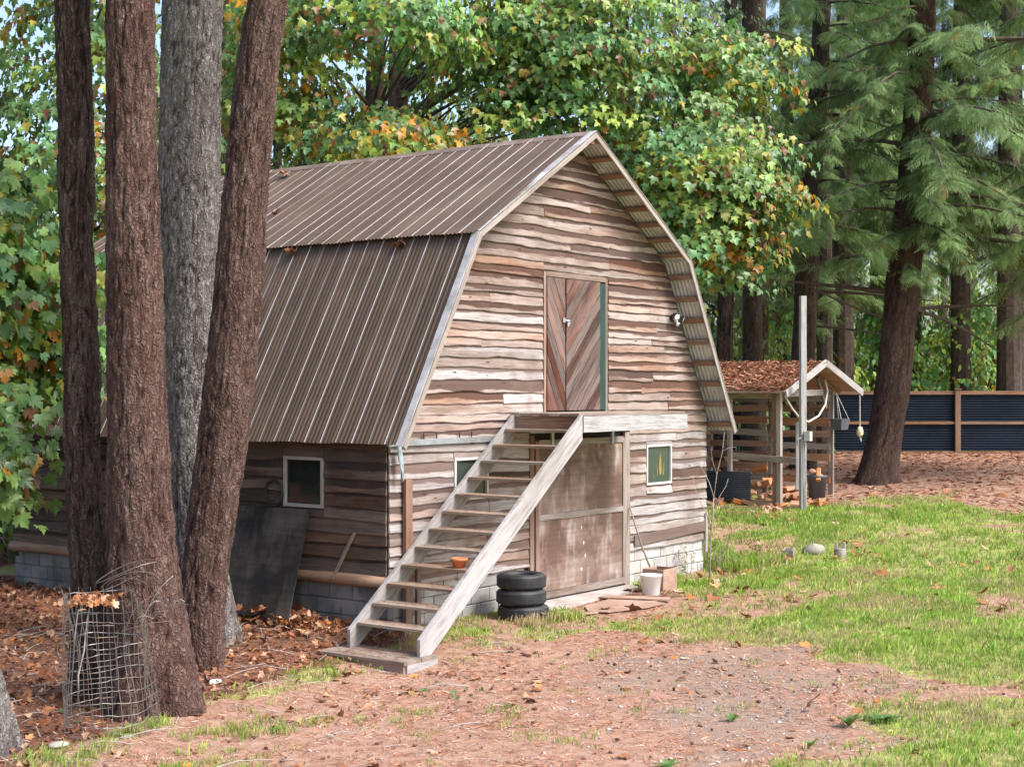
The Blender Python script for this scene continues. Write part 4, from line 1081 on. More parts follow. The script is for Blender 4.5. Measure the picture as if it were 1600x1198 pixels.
def trunk(name, path, mat, parent, cell=(.08, .3), amp=.02, step=.03, fine_to=8., ncol=128, lobes=0, extra=None, seed=1, plates=.2):
    P = np.array(path, float); z = P[:, 2]
    if extra: P = np.vstack([P, extra]); z = P[:, 2]
    zs = np.concatenate([np.arange(z[0], min(fine_to, z[-1]), step), np.arange(min(fine_to, z[-1]), z[-1] + .01, max(step * 6, .2))])
    def ci(col):                                           # smooth curve through the survey points
        m = np.gradient(P[:, col], z); i = np.clip(np.searchsorted(z, zs, 'right') - 1, 0, len(z) - 2); h = z[i + 1] - z[i]; t = (zs - z[i]) / h
        return (2*t**3-3*t**2+1)*P[i, col] + (t**3-2*t**2+t)*h*m[i] + (-2*t**3+3*t**2)*P[i+1, col] + (t**3-t**2)*h*m[i+1]
    cx, cy, rr = ci(0), ci(1), ci(3)
    th = np.linspace(0, 2 * math.pi, ncol, endpoint=False); T, Zz = np.meshgrid(th, zs)
    rm = float(np.median(rr)); nc = max(6, int(round(2 * math.pi * rm / cell[0])))
    wx = T / (2 * math.pi) * nc; wy = Zz / cell[1]
    dx = (vnoise(wx * .7, wy * 1.6, seed, int(nc * .7) or 1) - .5) * 1.1; dy = (vnoise(wx, wy * .8, seed + 1, nc) - .5) * 1.2
    f1, f2, cv = worley(wx + dx, wy + dy, nc, seed + 2)
    cxr = np.cos(T) * rm; sxr = np.sin(T) * rm
    def rid(ka, kz, s_):                                   # long wandering fissures
        q = (fbm(cxr * ka + 7 + .8 * vnoise(sxr * 6 + 3, Zz * 1.2, s_), Zz * kz + sxr * ka * .35 + 9, 3, s_) + fbm(sxr * ka + 11, Zz * kz + cxr * ka * .35 + 5, 3, s_ + 7)) * .5
        return np.abs(q - .44) * 7
    r1 = sstep(.0, .55, rid(11, 1.1, seed + 30)); r2 = sstep(.0, .7, rid(26, 3.4, seed + 50))
    plate = plates * sstep(.0, .42, f2 - f1) + (1 - plates) * (.5 * r1 + .5 * r2)
    fine = fbm(T * rm * 38, Zz * 11, 3, seed + 4) - .45
    big = vnoise(T / (2 * math.pi) * 5, Zz * .8, seed + 6, 5) - .5
    R = rr[:, None] * (1 + .05 * big) + amp * (plate * (.55 + .6 * cv) - .6) + amp * .8 * fine
    if lobes:
        w_ = np.exp(-(Zz - zs[0]) / .5); R = R * (1 + .22 * w_ * (np.cos(lobes * T + seed) + .5 * np.cos((lobes + 2) * T + 2 * seed)))
    V = np.stack([cx[:, None] + R * np.cos(T), cy[:, None] + R * np.sin(T), Zz], -1).reshape(-1, 3)
    n = len(zs); I = np.arange(n * ncol).reshape(n, ncol); J = np.roll(I, -1, 1)
    F = np.stack([I[:-1], J[:-1], J[1:], I[1:]], -1).reshape(-1, 4)
    c = np.stack([plate, cv, fine + .5], -1).reshape(-1, 3)
    return np_put(name, V, [F, np.array([I[-1]])], mat, parent, None, c, True)

def tubes(list_, n=5):
    """many tapered polylines into one MB"""
    b = MB()
    for pts, rad in list_: b.tube(pts, rad, n, False)
    return b

def conifer_boughs(rg, axis, boughs, tone, dens=15, lod=0, limb=True):
    """boughs: (z, azimuth, length, rise, droop) -> foliage arrays and limb tubes"""
    Ps = []; Ts = []; Us = []; Ss = []; Cs = []; L_ = []
    for (z, az, L, rise, droop) in boughs:
        p0 = np.array((*axis(z), z)); d = np.array((math.cos(az), math.sin(az), 0.)); sd_ = np.array((-d[1], d[0], 0))
        f = lambda t: p0 + d * (L * t) + np.array((0, 0, 1.)) * (rise * L * t - droop * L * t * t)
        n = max(6, int(L * dens)); t = np.sort(rg.uniform(.22, 1, n)); pos = p0 + d[None] * (L * t)[:, None]; pos[:, 2] += rise * L * t - droop * L * t * t
        pos += rg.normal(0, .05, pos.shape)
        sg = np.where(rg.random(n) < .5, -1, 1); an = rg.uniform(.15, 1.25, n); hang = rg.uniform(.1, .7, n) + (rg.random(n) < .2) * rg.uniform(.4, 1.3, n)
        tip = d[None] * np.cos(an)[:, None] + sd_[None] * (np.sin(an) * sg)[:, None]; tip[:, 2] -= hang
        up = np.tile((0, 0, 1.), (n, 1)) + d[None] * .35 + rg.normal(0, .3, (n, 3))
        sz = rg.uniform(.32, .72, n) * (1.15 - .4 * t) * min(1.2, .6 + L * .15)
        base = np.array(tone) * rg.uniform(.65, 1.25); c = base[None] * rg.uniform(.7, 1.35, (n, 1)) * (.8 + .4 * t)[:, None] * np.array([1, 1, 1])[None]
        ye = rg.random(n) < .02; c[ye] = np.array((.30, .24, .05)) * rg.uniform(.6, 1.1, (ye.sum(), 1))
        Ps.append(pos); Ts.append(tip); Us.append(up); Ss.append(sz); Cs.append(c)
        if limb: L_.append(([f(q) for q in (0, .2, .45, .7, .95)], [.012 + .013 * L * (1 - q) for q in (0, .2, .45, .7, .95)]))
    P = np.concatenate(Ps); R = frames(np.concatenate(Ts), np.concatenate(Us)); C = np.concatenate(Cs); Sz = np.concatenate(Ss)
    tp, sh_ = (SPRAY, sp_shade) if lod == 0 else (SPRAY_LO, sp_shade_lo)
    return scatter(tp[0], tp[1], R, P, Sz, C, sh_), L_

GREENS = np.array([(.16, .31, .09), (.22, .37, .09), (.14, .29, .11), (.27, .36, .065), (.085, .17, .045)])
def maple_leaves(rg, centre, rad, n_cl, cam_side, orange=.06, per=32, size=(.095, .185), lod=1, tone=1., lower=None, shell=(.45, 1.02), bias=.72, clus=None):
    """leafy twigs spread through an ellipsoid; returns foliage and cluster centres"""
    c0 = np.array(centre, float); r0 = np.array(rad, float); cs = np.array(cam_side, float)
    dirs = unit(rg.normal(0, 1, (n_cl * 3, 3)))
    keep = (dirs @ unit(cs) > -.15) | (rg.random(len(dirs)) > bias); dirs = dirs[keep][:n_cl]
    cc = c0 + dirs * r0 * (rg.uniform(shell[0], shell[1], len(dirs)) ** .6)[:, None]
    lump = .72 + .55 * vnoise(dirs[:, 0] * 2.2 + dirs[:, 2] * 1.3 + 20, dirs[:, 1] * 2.2 - dirs[:, 2] * 1.1 + 20, int(n_cl) + 3)
    cc = c0 + (cc - c0) * (lump * rg.uniform(.75, 1.25, len(cc)))[:, None] + rg.normal(0, .12, cc.shape)
    if lower is not None: cc = cc[cc[:, 2] > lower]
    if clus is not None: cc = np.vstack([cc, np.array(clus, float)])
    N = len(cc); o = unit((cc - c0) * np.array((1, 1, .25)) + rg.normal(0, .25, (N, 3))); o[:, 2] = -.15; o = unit(o); sdv = np.cross(o, (0, 0, 1.)); sdv = unit(sdv)
    k = per; idx = np.repeat(np.arange(N), k); n = N * k
    t = rg.uniform(0, 1, n); lat = rg.normal(0, .34, n); L = rg.uniform(.7, 1.3, N)[idx]
    P = cc[idx] + o[idx] * (L * (t - .4))[:, None] + sdv[idx] * lat[:, None]; P[:, 2] += -.30 * t * t * L + rg.normal(0, .08, n)
    tip = o[idx] * rg.uniform(.2, .9, n)[:, None] + sdv[idx] * (np.sign(lat) * rg.uniform(.1, .8, n))[:, None]; tip[:, 2] -= rg.uniform(.3, 1.5, n)
    up = np.array((0, 0, 1.)) + o[idx] * .7 + rg.normal(0, .38, (n, 3))
    ct = rg.random(N); g = GREENS[rg.integers(0, 5, N)] * rg.uniform(.6, 1.35, (N, 1))
    C = g[idx] * rg.uniform(.7, 1.35, (n, 1))
    y = rg.random(n); oc = (ct < orange)[idx]
    yel = (y < .05 + .25 * (ct < orange * 3)[idx]); C[yel] = np.array((.34, .30, .035)) * rg.uniform(.6, 1.2, (yel.sum(), 1))
    org = oc & (rg.random(n) < .55); C[org] = np.array((.62, .27, .03)) * rg.uniform(.55, 1.15, (org.sum(), 1))
    brn = (rg.random(n) < .035 + .25 * (ct > .94)[idx]); C[brn] = np.array((.22, .10, .04)) * rg.uniform(.6, 1.3, (brn.sum(), 1))
    T = (LEAF_HI, LEAF_MD, LEAF_LO)[lod]
    return scatter(T[0], T[1], frames(tip, up), P, rg.uniform(size[0], size[1], n), np.clip(C * tone, 0, .9)), cc

FW = np.array((.8066, .5911, 0)); RT = np.array((.5911, -.8066, 0)); TOCAM = -FW

def broadleaf(name, base, top, crowns, label, group=None, mat='bark_far', r0=.25, lod=1, seed=1, path=None, cat='tree', limbs=.14, **kw):
    """maple: trunk, crown of leafy twigs and the limbs that carry them"""
    rg = np.random.default_rng(seed)
    t = thing(name, (base[0], base[1], g1(base[0], base[1])), label, cat, group)
    if path is None:
        zb = g1(base[0], base[1]) - .1; ht = top[2] - zb
        path = [(base[0] + (top[0] - base[0]) * k + .12 * math.sin(k * 5 + seed), base[1] + (top[1] - base[1]) * k + .1 * math.cos(k * 4 + seed), zb + ht * k, r0 * (1.25 if k == 0 else 1) * (1 - .7 * k)) for k in np.linspace(0, 1, 7)]
    trunk('trunk', path, M[mat], t, (.12, .4), .012, .14, 20, 26, 0, None, seed)
    PP = np.array(path); parts = []; lim = []
    for cr in crowns:
        a, cc = maple_leaves(rg, cam_side=TOCAM, lod=lod, **{**kw, **cr}); parts.append(a)
        for q in cc[rg.random(len(cc)) < limbs]:
            zj = max(PP[0, 2] + .6, min(PP[-1, 2], q[2] - rg.uniform(.3, 1.6))); j = np.array([np.interp(zj, PP[:, 2], PP[:, i]) for i in (0, 1)] + [zj])
            m = (j + q) / 2 + np.array((0, 0, .25)) + rg.normal(0, .12, 3); Ld = np.linalg.norm(q - j)
            if Ld < 5.5: lim.append(([j, j * .6 + m * .4, m, m * .45 + q * .55, q], [.012 + .011 * Ld, .010 + .009 * Ld, .018, .012, .006]))
    V, F, C = merge(parts); np_put('crown', V, F, M['leaf'], t, None, C, False)
    if lim: tubes(lim).build('limb', M['limb'], t, True)
    return t

# ------------------------------------------------------------------ the four near trunks and the one at the edge
T1 = [(-4.16, 0.365, -0.5, 0.332), (-4.18, 0.385, 0.4, 0.253), (-4.2, 0.415, 1.07, 0.203), (-4.24, 0.465, 1.73, 0.185), (-4.26, 0.495, 3.06, 0.185), (-4.29, 0.535, 4.39, 0.176), (-4.3, 0.545, 5.73, 0.178), (-4.32, 0.575, 7.06, 0.178), (-4.34, 0.605, 9.05, 0.162)]
T2 = [(-4.105, -0.385, -0.6, 0.695), (-4.105, -0.385, 0.08, 0.483), (-4.115, -0.365, 0.6, 0.405), (-4.145, -0.325, 1.12, 0.358), (-4.165, -0.305, 1.77, 0.327), (-4.185, -0.275, 3.06, 0.292), (-4.205, -0.255, 4.36, 0.272), (-4.215, -0.235, 5.66, 0.25), (-4.225, -0.225, 6.95, 0.241), (-4.245, -0.195, 8.9, 0.217)]
T3 = [(-1.64, 1.49, -0.2, 0.47), (-1.66, 1.52, 0.27, 0.40), (-1.69, 1.56, 0.89, 0.34), (-1.73, 1.61, 1.67, 0.306), (-1.77, 1.66, 2.69, 0.315), (-1.77, 1.67, 3.86, 0.348), (-1.76, 1.66, 5.41, 0.367), (-1.75, 1.64, 6.97, 0.359), (-1.74, 1.63, 7.75, 0.355), (-1.74, 1.63, 10.09, 0.321)]
T4 = [(-2.51, 0.65, -0.5, 0.332), (-2.5, 0.64, 0.16, 0.265), (-2.47, 0.6, 0.88, 0.263), (-2.42, 0.53, 1.61, 0.277), (-2.36, 0.45, 2.34, 0.284), (-2.29, 0.35, 3.36, 0.284), (-2.23, 0.27, 4.53, 0.27), (-2.16, 0.18, 5.99, 0.249), (-2.09, 0.07, 7.08, 0.229), (-2.05, 0.02, 7.44, 0.221), (-1.91, -0.16, 9.63, 0.194)]
T0 = [(-6.11,-.53,-.6,.40),(-6.14,-.49,.06,.274),(-6.17,-.44,.46,.231),(-6.21,-.39,.87,.202),(-6.25,-.34,1.44,.173),(-6.29,-.28,2.48,.167),(-6.34,-.21,4.21,.161),(-6.41,-.12,6.51,.15)]
NEAR = [('conifer_tree', T1, 'bark_dark', (.06, .34), .042, 'narrow dark furrowed trunk rising behind the wire cage', 3),
        ('conifer_tree', T2, 'bark_red', (.05, .20), .034, 'thickest reddish brown trunk with a broad flaring base', 4),
        ('conifer_tree', T3, 'bark_grey', (.052, .24), .026, 'stout grey trunk with plated bark standing nearest the barn wall', 5),
        ('conifer_tree', T4, 'bark_redpale', (.05, .22), .032, 'reddish brown trunk leaning over in front of the barn roof', 4),
        ('conifer_tree', T0, 'bark_grey', (.07, .2), .02, 'pale tree trunk at the edge of the grass beyond the wire cage', 4)]
for i, (nm, path, mt, cell, amp, lab, lob) in enumerate(NEAR):
    t = thing(nm, (path[0][0], path[0][1], g1(path[0][0], path[0][1])), lab, 'tree', 'near tree trunks left of the barn')
    e = path[-1]; sl = (np.array(e[:2]) - np.array(path[-3][:2])) / (e[2] - path[-3][2])
    ztop = 15.5
    ext = [(e[0] + sl[0] * (ztop - e[2]), e[1] + sl[1] * (ztop - e[2]), ztop, e[3] * .5)]
    trunk('trunk', path, M[mt], t, cell, amp, .037, 7.9, 116 if i < 4 else 72, lob, ext, 10 + i, .55 if mt == 'bark_grey' else .34)
    PP = np.array(path + ext); rg = np.random.default_rng(90 + i)
    ax = lambda z, PP=PP: (np.interp(z, PP[:, 2], PP[:, 0]), np.interp(z, PP[:, 2], PP[:, 1]))
    bo = [(z, rg.uniform(0, 6.28), rg.uniform(1.6, 3.2), rg.uniform(0, .2), rg.uniform(.15, .4)) for z in np.linspace(9.6, 15.2, 16)]
    (V, F, C), lim = conifer_boughs(rg, ax, bo, (.06, .12, .055), 9, 1)
    np_put('crown', V, F, M['needle'], t, None, C); tubes(lim).build('limb', M['limb'], t, True)  # crowns out of view, added to shade the ground and side wall

# ------------------------------------------------------------------ conifers on the right
def conifer(name, path, mat, label, boughs, tone, group='conifers behind the shed', dens=15, seed=1, cell=(.09, .5), amp=.02, ncol=56, dead=(), lod=0):
    rg = np.random.default_rng(seed)
    t = thing(name, (path[0][0], path[0][1], g1(path[0][0], path[0][1])), label, 'tree', group)
    p = [(path[0][0], path[0][1], g1(path[0][0], path[0][1]) - .2, path[0][3] * 1.05)] + list(path[1:])
    trunk('trunk', p, M[mat], t, cell, amp, .07, 14, ncol, 3, None, seed)
    PP = np.array(p); ax = lambda z: (np.interp(z, PP[:, 2], PP[:, 0]), np.interp(z, PP[:, 2], PP[:, 1]))
    (V, F, C), lim = conifer_boughs(rg, ax, boughs(rg) if callable(boughs) else boughs, tone, dens, lod)
    np_put('crown', V, F, M['needle'], t, None, C)
    for (z, az, L, rise, droop, r) in dead:
        a = np.array((*ax(z), z)); d = np.array((math.cos(az), math.sin(az), 0))
        pts = [a + d * L * q + np.array((0, 0, rise * L * q - droop * L * q * q)) for q in np.linspace(0, 1, 7)]
        tw = [(pts, [r * (1 - .8 * q) + .004 for q in np.linspace(0, 1, 7)])]
        for q in (2, 3, 4, 5):
            e = pts[q] + d * .35 + rg.normal(0, .25, 3); tw.append(([pts[q], (pts[q] + e) / 2 + rg.normal(0, .04, 3), e], [.012, .009, .004]))
        lim += tw
    tubes(lim, 6).build('limb', M['limb'], t, True)
    return t
AZR = math.atan2(RT[1], RT[0]); AZC = math.atan2(TOCAM[1], TOCAM[0])       # picture right, towards the yard
def ring(z0, z1, n, L0, L1, dr=(.15, .45), rise=(0, .18), az=None):
    def f(rg):
        out = []
        for z in np.linspace(z0, z1, n):
            a = rg.uniform(0, 6.283) if az is None or rg.random() < .35 else az + rg.normal(0, .9)
            out.append((z + rg.normal(0, .15), a, rg.uniform(L0, L1), rg.uniform(*rise), rg.uniform(*dr)))
        return out
    return f
BIG = [(19.58,1.81,.85,.567),(19.61,1.76,1.11,.469),(19.7,1.64,1.79,.416),(19.84,1.46,3.15,.408),(19.93,1.33,4.66,.393),(20.02,1.21,6.18,.393),(20.11,1.09,7.69,.363),(20.17,1,9.2,.333),(20.22,.93,10.71,.318),(20.26,.88,12.23,.303),(20.33,.78,16.77,.242),(20.4,.7,21,.12)]
conifer('spruce_tree', BIG, 'bark_brown', 'big leaning conifer with a thick brown trunk before the blue fence',
        lambda rg: ring(7.2, 20, 46, 2.4, 4.6, (.2, .5), (0, .2))(rg) + [(7.3, AZC + .9, 3.6, .1, .32), (7.0, AZR + .5, 4.4, .12, .42), (7.6, AZR - .3, 4.8, .1, .42), (7.9, AZC - 1.0, 3.2, .05, .3), (6.6, AZR - .1, 5.2, .14, .42), (8.4, AZC, 3.4, .05, .35), (8.6, AZC + 1.4, 3.8, .05, .35), (6.9, AZC + .35, 2.4, .0, .5), (9.4, AZC + .5, 3.6, .08, .4), (10.4, AZC - .6, 3.4, .08, .4)] + [(z, AZC + rg.normal(0, .9), rg.uniform(1.4, 3.2), rg.uniform(0, .15), rg.uniform(.25, .5)) for z in np.linspace(5.9, 13, 30)] + [(z, AZC + rg.normal(0, .5), rg.uniform(1.2, 2.0), .1, .5) for z in np.linspace(6.6, 10.5, 14)],
        (.185, .285, .10), 'conifers behind the shed', 17, 3, (.09, .5), .022, 80,
        [(5.3, AZR + math.pi - .2, 3.6, .12, .0, .07), (4.9, AZR + .35, 3.2, .1, .05, .06), (5.0, AZR + .1, 2.4, -.2, .25, .05), (4.6, AZR + math.pi, 2.2, .3, -.1, .035), (11.2, AZR - .2, 4.2, .03, .05, .08), (8.2, AZR, 3.0, .1, .1, .05)])
C1 = [(22.08,4.82,.82,.345),(22.08,4.82,3.84,.301),(22.13,4.75,5.68,.31),(22.15,4.72,6.85,.293),(22.23,4.62,9.02,.276),(22.31,4.51,10.7,.251),(22.38,4.41,13.21,.226),(22.48,4.28,18.23,.167),(22.5,4.2,22,.08)]
conifer('spruce_tree', C1, 'bark_far', 'straight conifer trunk with weeping green boughs directly behind the shed', lambda rg: ring(6.6, 21, 40, 2., 3.6, (.2, .5), (0, .2), AZC + .5)(rg) + [(9.3, AZC + 1.2, 2.8, .1, .4), (11.0, AZC + .9, 3.0, .1, .45), (10.2, AZC - .3, 2.6, .1, .45), (12.2, AZC + .2, 2.6, .1, .45)],
        (.18, .29, .10), 'conifers behind the shed', 22, 5, (.08, .4), .016, 56, [(5.6, AZR, 3.4, -.02, .06, .055), (4.7, AZR - .1, 2.6, -.05, .1, .04)])
C2 = [(22.65,6.58,.74,.33),(22.65,6.58,3.87,.278),(22.65,6.58,6.65,.261),(22.64,6.59,10.12,.243),(22.63,6.61,12.03,.235),(22.61,6.64,13.6,.226),(22.59,6.66,18.81,.174),(22.6,6.7,23,.08)]
conifer('fir_tree', C2, 'bark_far', 'slim straight conifer trunk beyond the barn roof corner', ring(8.5, 22, 30, 1.6, 3., (.2, .45)), (.11, .18, .075), 'conifers behind the shed', 13, 6, (.08, .4), .014, 48)
C3 = [(19.51,5.79,.91,.25),(19.53,5.76,3.8,.209),(19.56,5.72,6.38,.201),(19.61,5.66,9.6,.177),(19.63,5.63,12.82,.161),(19.66,5.59,16.85,.113)]
conifer('fir_tree', C3, 'bark_dark', 'dark ivy-shaded conifer trunk close behind the right roof slope', ring(9, 16.5, 14, 1.4, 2.4, (.2, .45)), (.06, .12, .06), 'conifers behind the shed', 12, 7, (.08, .4), .014, 40)
C5 = [(23.6,-3.6,1.0,.45),(23.65,-3.6,6,.36),(23.7,-3.6,12,.27),(23.7,-3.6,20,.1)]
conifer('spruce_tree', C5, 'bark_brown', 'conifer beside the yard whose long boughs hang before the fence', lambda rg: ring(5.4, 15, 44, 2.8, 5.2, (.2, .5), (0, .2), AZR + math.pi)(rg) + [(6.3, AZR + math.pi - .2, 4.4, .1, .4), (7.2, AZR + math.pi + .3, 4.8, .1, .38), (8.4, AZR + math.pi, 4.6, .1, .4), (5.7, AZR + math.pi + .1, 4.0, .1, .45)],
        (.195, .29, .10), 'conifers behind the shed', 17, 8, (.09, .5), .02, 48)
C4 = [(10.76,14.34,.7,.29),(10.76,14.34,7.73,.259),(10.77,14.33,12.3,.229),(10.79,14.31,20,.1)]
conifer('fir_tree', C4, 'bark_far', 'dark conifer trunk in the wood behind the leaning trunk', ring(10, 20, 18, 1.5, 3, (.2, .45)), (.04, .08, .045), 'conifers in the wood behind the barn', 11, 9, (.08, .4), .012, 36, (), 1)
for i, (x, y, z0, ht, rr, lab) in enumerate(((18.2, 10.98, 1.0, 20, .30, 'tall conifer trunk behind the maple boughs over the ridge'), (23.0, 11.18, 1.1, 21, .28, 'tall conifer trunk glimpsed above the gable peak'))):
    conifer('fir_tree', [(x, y, z0, rr), (x, y, 8, rr * .9), (x + .1, y, 14, rr * .8), (x + .1, y, ht, rr * .3)], 'bark_far', lab, ring(12, ht - .5, 16, 1.6, 3, (.2, .45)), (.045, .09, .045), 'conifers in the wood behind the barn', 11, 20 + i, (.08, .4), .012, 36, (), 1)
# overhanging fir bough at the far left
C6 = [(-3.4,10.6,.1,.3),(-3.4,10.6,5,.25),(-3.4,10.6,10,.18),(-3.4,10.6,14,.07)]
conifer('fir_tree', C6, 'bark_far', 'fir whose dark feathery boughs hang beside the leftmost maple leaves', lambda rg: ring(5.6, 13.5, 26, 1.6, 3.0, (.2, .5), (0, .2), AZR)(rg), (.04, .085, .05), 'conifers in the wood behind the barn', 13, 31, (.08, .4), .012, 36)

# ------------------------------------------------------------------ maples
def W(right, depth, z): q = np.array((-14.278, -12.389)) + FW[:2] * depth + RT[:2] * right; return (q[0], q[1], z)
m580 = [(8.94,8.37,.2,.25),(8.94,8.37,1.82,.223),(8.98,8.32,7.07,.21),(9.04,8.24,8.38,.197),(9.08,8.18,10.22,.171),(9.11,8.14,11.01,.158),(9.17,8.06,14.3,.10)]
m620 = [(10.87,9.13,.4,.30),(10.87,9.13,1.74,.28),(10.87,9.13,7.33,.238),(10.87,9.13,10.13,.21),(10.88,9.1,11.53,.196),(10.92,9.06,15.02,.12)]
broadleaf('maple_tree', (8.94, 8.37), None, [dict(centre=W(-4.5, 28.6, 9.2), rad=(1.15, 1.15, 1.7), n_cl=66, orange=.2, shell=(.2, 1)), dict(centre=W(-2.3, 28.4, 7.75), rad=(2.1, 1.3, .5), n_cl=62, orange=.3, shell=(.2, 1)), dict(centre=W(-2.4, 28.6, 10.1), rad=(2.5, 1.5, .55), n_cl=80, orange=.02, tone=1.15)],
          'maple with green and orange leaves hanging over the barn ridge', 'maples behind the barn', 'bark_far', path=m580, seed=41, limbs=.05)
broadleaf('maple_tree', (10.87, 9.13), None, [dict(centre=W(.0, 30.5, 9.7), rad=(1.7, 1.7, 1.9), n_cl=110, orange=.05, shell=(.2, 1), tone=1.0), dict(centre=W(1.3, 30.5, 10.0), rad=(1.9, 1.9, 2.1), n_cl=140, orange=.02, shell=(.2, 1), tone=1.1)],
          'bright green maple filling the gap above the gable peak', 'maples behind the barn', 'bark_far', path=m620, seed=42)
broadleaf('maple_tree', W(3.9, 33.5, 0)[:2], W(3.4, 33, 12), [dict(centre=W(3.3, 31.2, 7.0), rad=(2.0, 2.0, 1.9), n_cl=131, orange=.03, shell=(.3, 1)), dict(centre=W(4.25, 31.0, 6.6), rad=(1.25, 1.25, 1.15), n_cl=72, orange=.36, shell=(.3, 1)), dict(centre=W(3.9, 30.6, 7.6), rad=(1.5, 1.5, 1.1), n_cl=62, orange=.05, tone=1.15), dict(centre=W(4.3, 31.5, 9.7), rad=(1.5, 1.2, .7), n_cl=55, orange=.08, tone=1.2), dict(centre=W(3.4, 31, 7.8), rad=(2.0, 2.0, 2.5), n_cl=46, orange=.12, shell=(.7, 1.1))],
          'maple with orange browned leaves hanging beside the right roof slope', 'maples behind the barn', seed=43, r0=.2)
broadleaf('maple_tree', W(3.0, 38.5, 0)[:2], W(2.8, 38, 14), [dict(centre=W(3.0, 37.5, 10.5), rad=(2.9, 2.9, 3.2), n_cl=212, orange=.03, tone=.75)], 'darker maple standing behind the orange browned maple', 'maples behind the barn', seed=44, lod=2, r0=.24)
broadleaf('maple_tree', W(-8.6, 22.5, 0)[:2], W(-8.3, 22, 9), [dict(centre=W(-7.2, 19.9, 4.6), rad=(.75, .75, 2.0), n_cl=75, orange=.08, tone=1.1, shell=(.2, 1), size=(.13, .23)), dict(centre=W(-7.1, 19.2, 2.6), rad=(.65, .65, 1.2), n_cl=37, orange=.05, tone=1.0, size=(.14, .24)), dict(centre=W(-6.2, 20.4, 4.3), rad=(.55, .5, 1.3), n_cl=34, orange=.06, tone=1.0, size=(.13, .22))],
          'low maple with large green and yellow leaves by the far barn corner', 'maples left of the barn', seed=45, lod=0, r0=.12)
broadleaf('maple_tree', W(-8.2, 29, 0)[:2], W(-8, 28.8, 12), [dict(centre=W(-7.6, 28, 7.6), rad=(2.4, 2.4, 3.9), n_cl=237, orange=.06, tone=.95)], 'tall leafy maple beyond the far end of the barn', 'maples left of the barn', seed=46, r0=.2)
broadleaf('maple_tree', W(-4.9, 32, 0)[:2], W(-4.9, 32, 13), [dict(centre=W(-4.9, 31.5, 8.2), rad=(2.0, 2.0, 3.4), n_cl=100, orange=.2, tone=.9)], 'yellowing maple seen between the grey trunk and the leaning trunk', 'maples behind the barn', seed=47, r0=.16)
broadleaf('maple_tree', W(-2.0, 36, 0)[:2], W(-2.0, 36, 13), [dict(centre=W(-1.6, 36, 9.2), rad=(3.2, 2.5, 2.5), n_cl=115, orange=.14, tone=.9)], 'dark olive maple deep in the wood behind the barn ridge', 'maples behind the barn', seed=48, lod=2, r0=.16)
broadleaf('maple_tree', W(-4, 40, 0)[:2], W(-4, 40, 11), [dict(centre=W(-4.2, 40, 7.6), rad=(3.6, 2.5, 3.2), n_cl=187, orange=.03, tone=.75)], 'shaded green maple far behind the leaning trunk', 'maples behind the barn', seed=49, lod=2, r0=.16)

# ------------------------------------------------------------------ undergrowth and the wood beyond
def shrub(base, rad, n, label, tone=1., group='shrubs beyond the fence', seed=1, size=(.13, .26), hgt=None, orange=.01):
    rg = np.random.default_rng(seed); zb = g1(base[0], base[1]); t = thing('shrub', (base[0], base[1], zb), label, 'shrub', group)
    a, cc = maple_leaves(rg, (base[0], base[1], zb + rad[2] * .9), rad, n, TOCAM, orange, 20, size, 2, tone, zb + .1, (.3, 1.0), .6)
    np_put('foliage', *a[:2], M['leaf'], t, None, a[2])
    st_ = [([(base[0] + rg.normal(0, .1), base[1] + rg.normal(0, .1), zb - .05), (np.array((base[0], base[1], zb)) + q) / 2 + rg.normal(0, .1, 3), q], [.03, .02, .008]) for q in cc[::4]]
    tubes(st_).build('stem', M['limb'], t, True)
rs = np.random.default_rng(77); k = 0
for r_, d_, rr, n_, tn, lab in ((7.6, 45, 2.0, 80, 1.45, 'leafy shrub in the shade behind the shed roof'), (5.3, 47, 2.2, 90, .9, 'leafy shrub between the dark trunks beyond the barn'), (9.8, 49, 2.0, 100, 1.96, 'light green shrub rising between shed and big conifer'), (12.6, 50, 2.1, 130, 2.17, 'bright green shrub above the fence next to the big conifer'), (15.0, 49.5, 2.1, 130, 2.32, 'bright yellow-green shrub above the fence post'), (17.6, 50.5, 2.3, 130, 2.03, 'rounded green shrub above the fence farther from the conifer'),
                               (11.2, 55, 3.2, 130, 1.45, 'tall mid green shrub behind the shrubs over the fence'), (14.6, 56, 3.4, 140, 1.59, 'tall light green shrub behind the shrubs over the fence'), (18.6, 56, 3.4, 140, 1.45, 'tall bushy shrub at the far end of the fence'), (7.4, 54, 3.0, 120, .8, 'dusky tall shrub deep behind the shed')):
    k += 1
    shrub(W(r_, d_, 0)[:2], (rr, rr * .8, rr * (1.35 if d_ < 52 else 1.6)), n_, lab, tn, 'shrubs beyond the fence', 200 + k)
for r_, d_, rr, n_, tn, lab in ((-9.2, 26, 1.1, 50, .7, 'low shrub at the foot of the maples past the far barn corner'), (-3.5, 38, 2.2, 70, .7, 'understory shrub hidden behind the barn ridge'), (2.5, 42, 2.4, 80, .7, 'understory shrub hidden behind the gable')):
    k += 1; shrub(W(r_, d_, 0)[:2], (rr, rr, rr), n_, lab, tn, 'shrubs behind the barn', 200 + k)
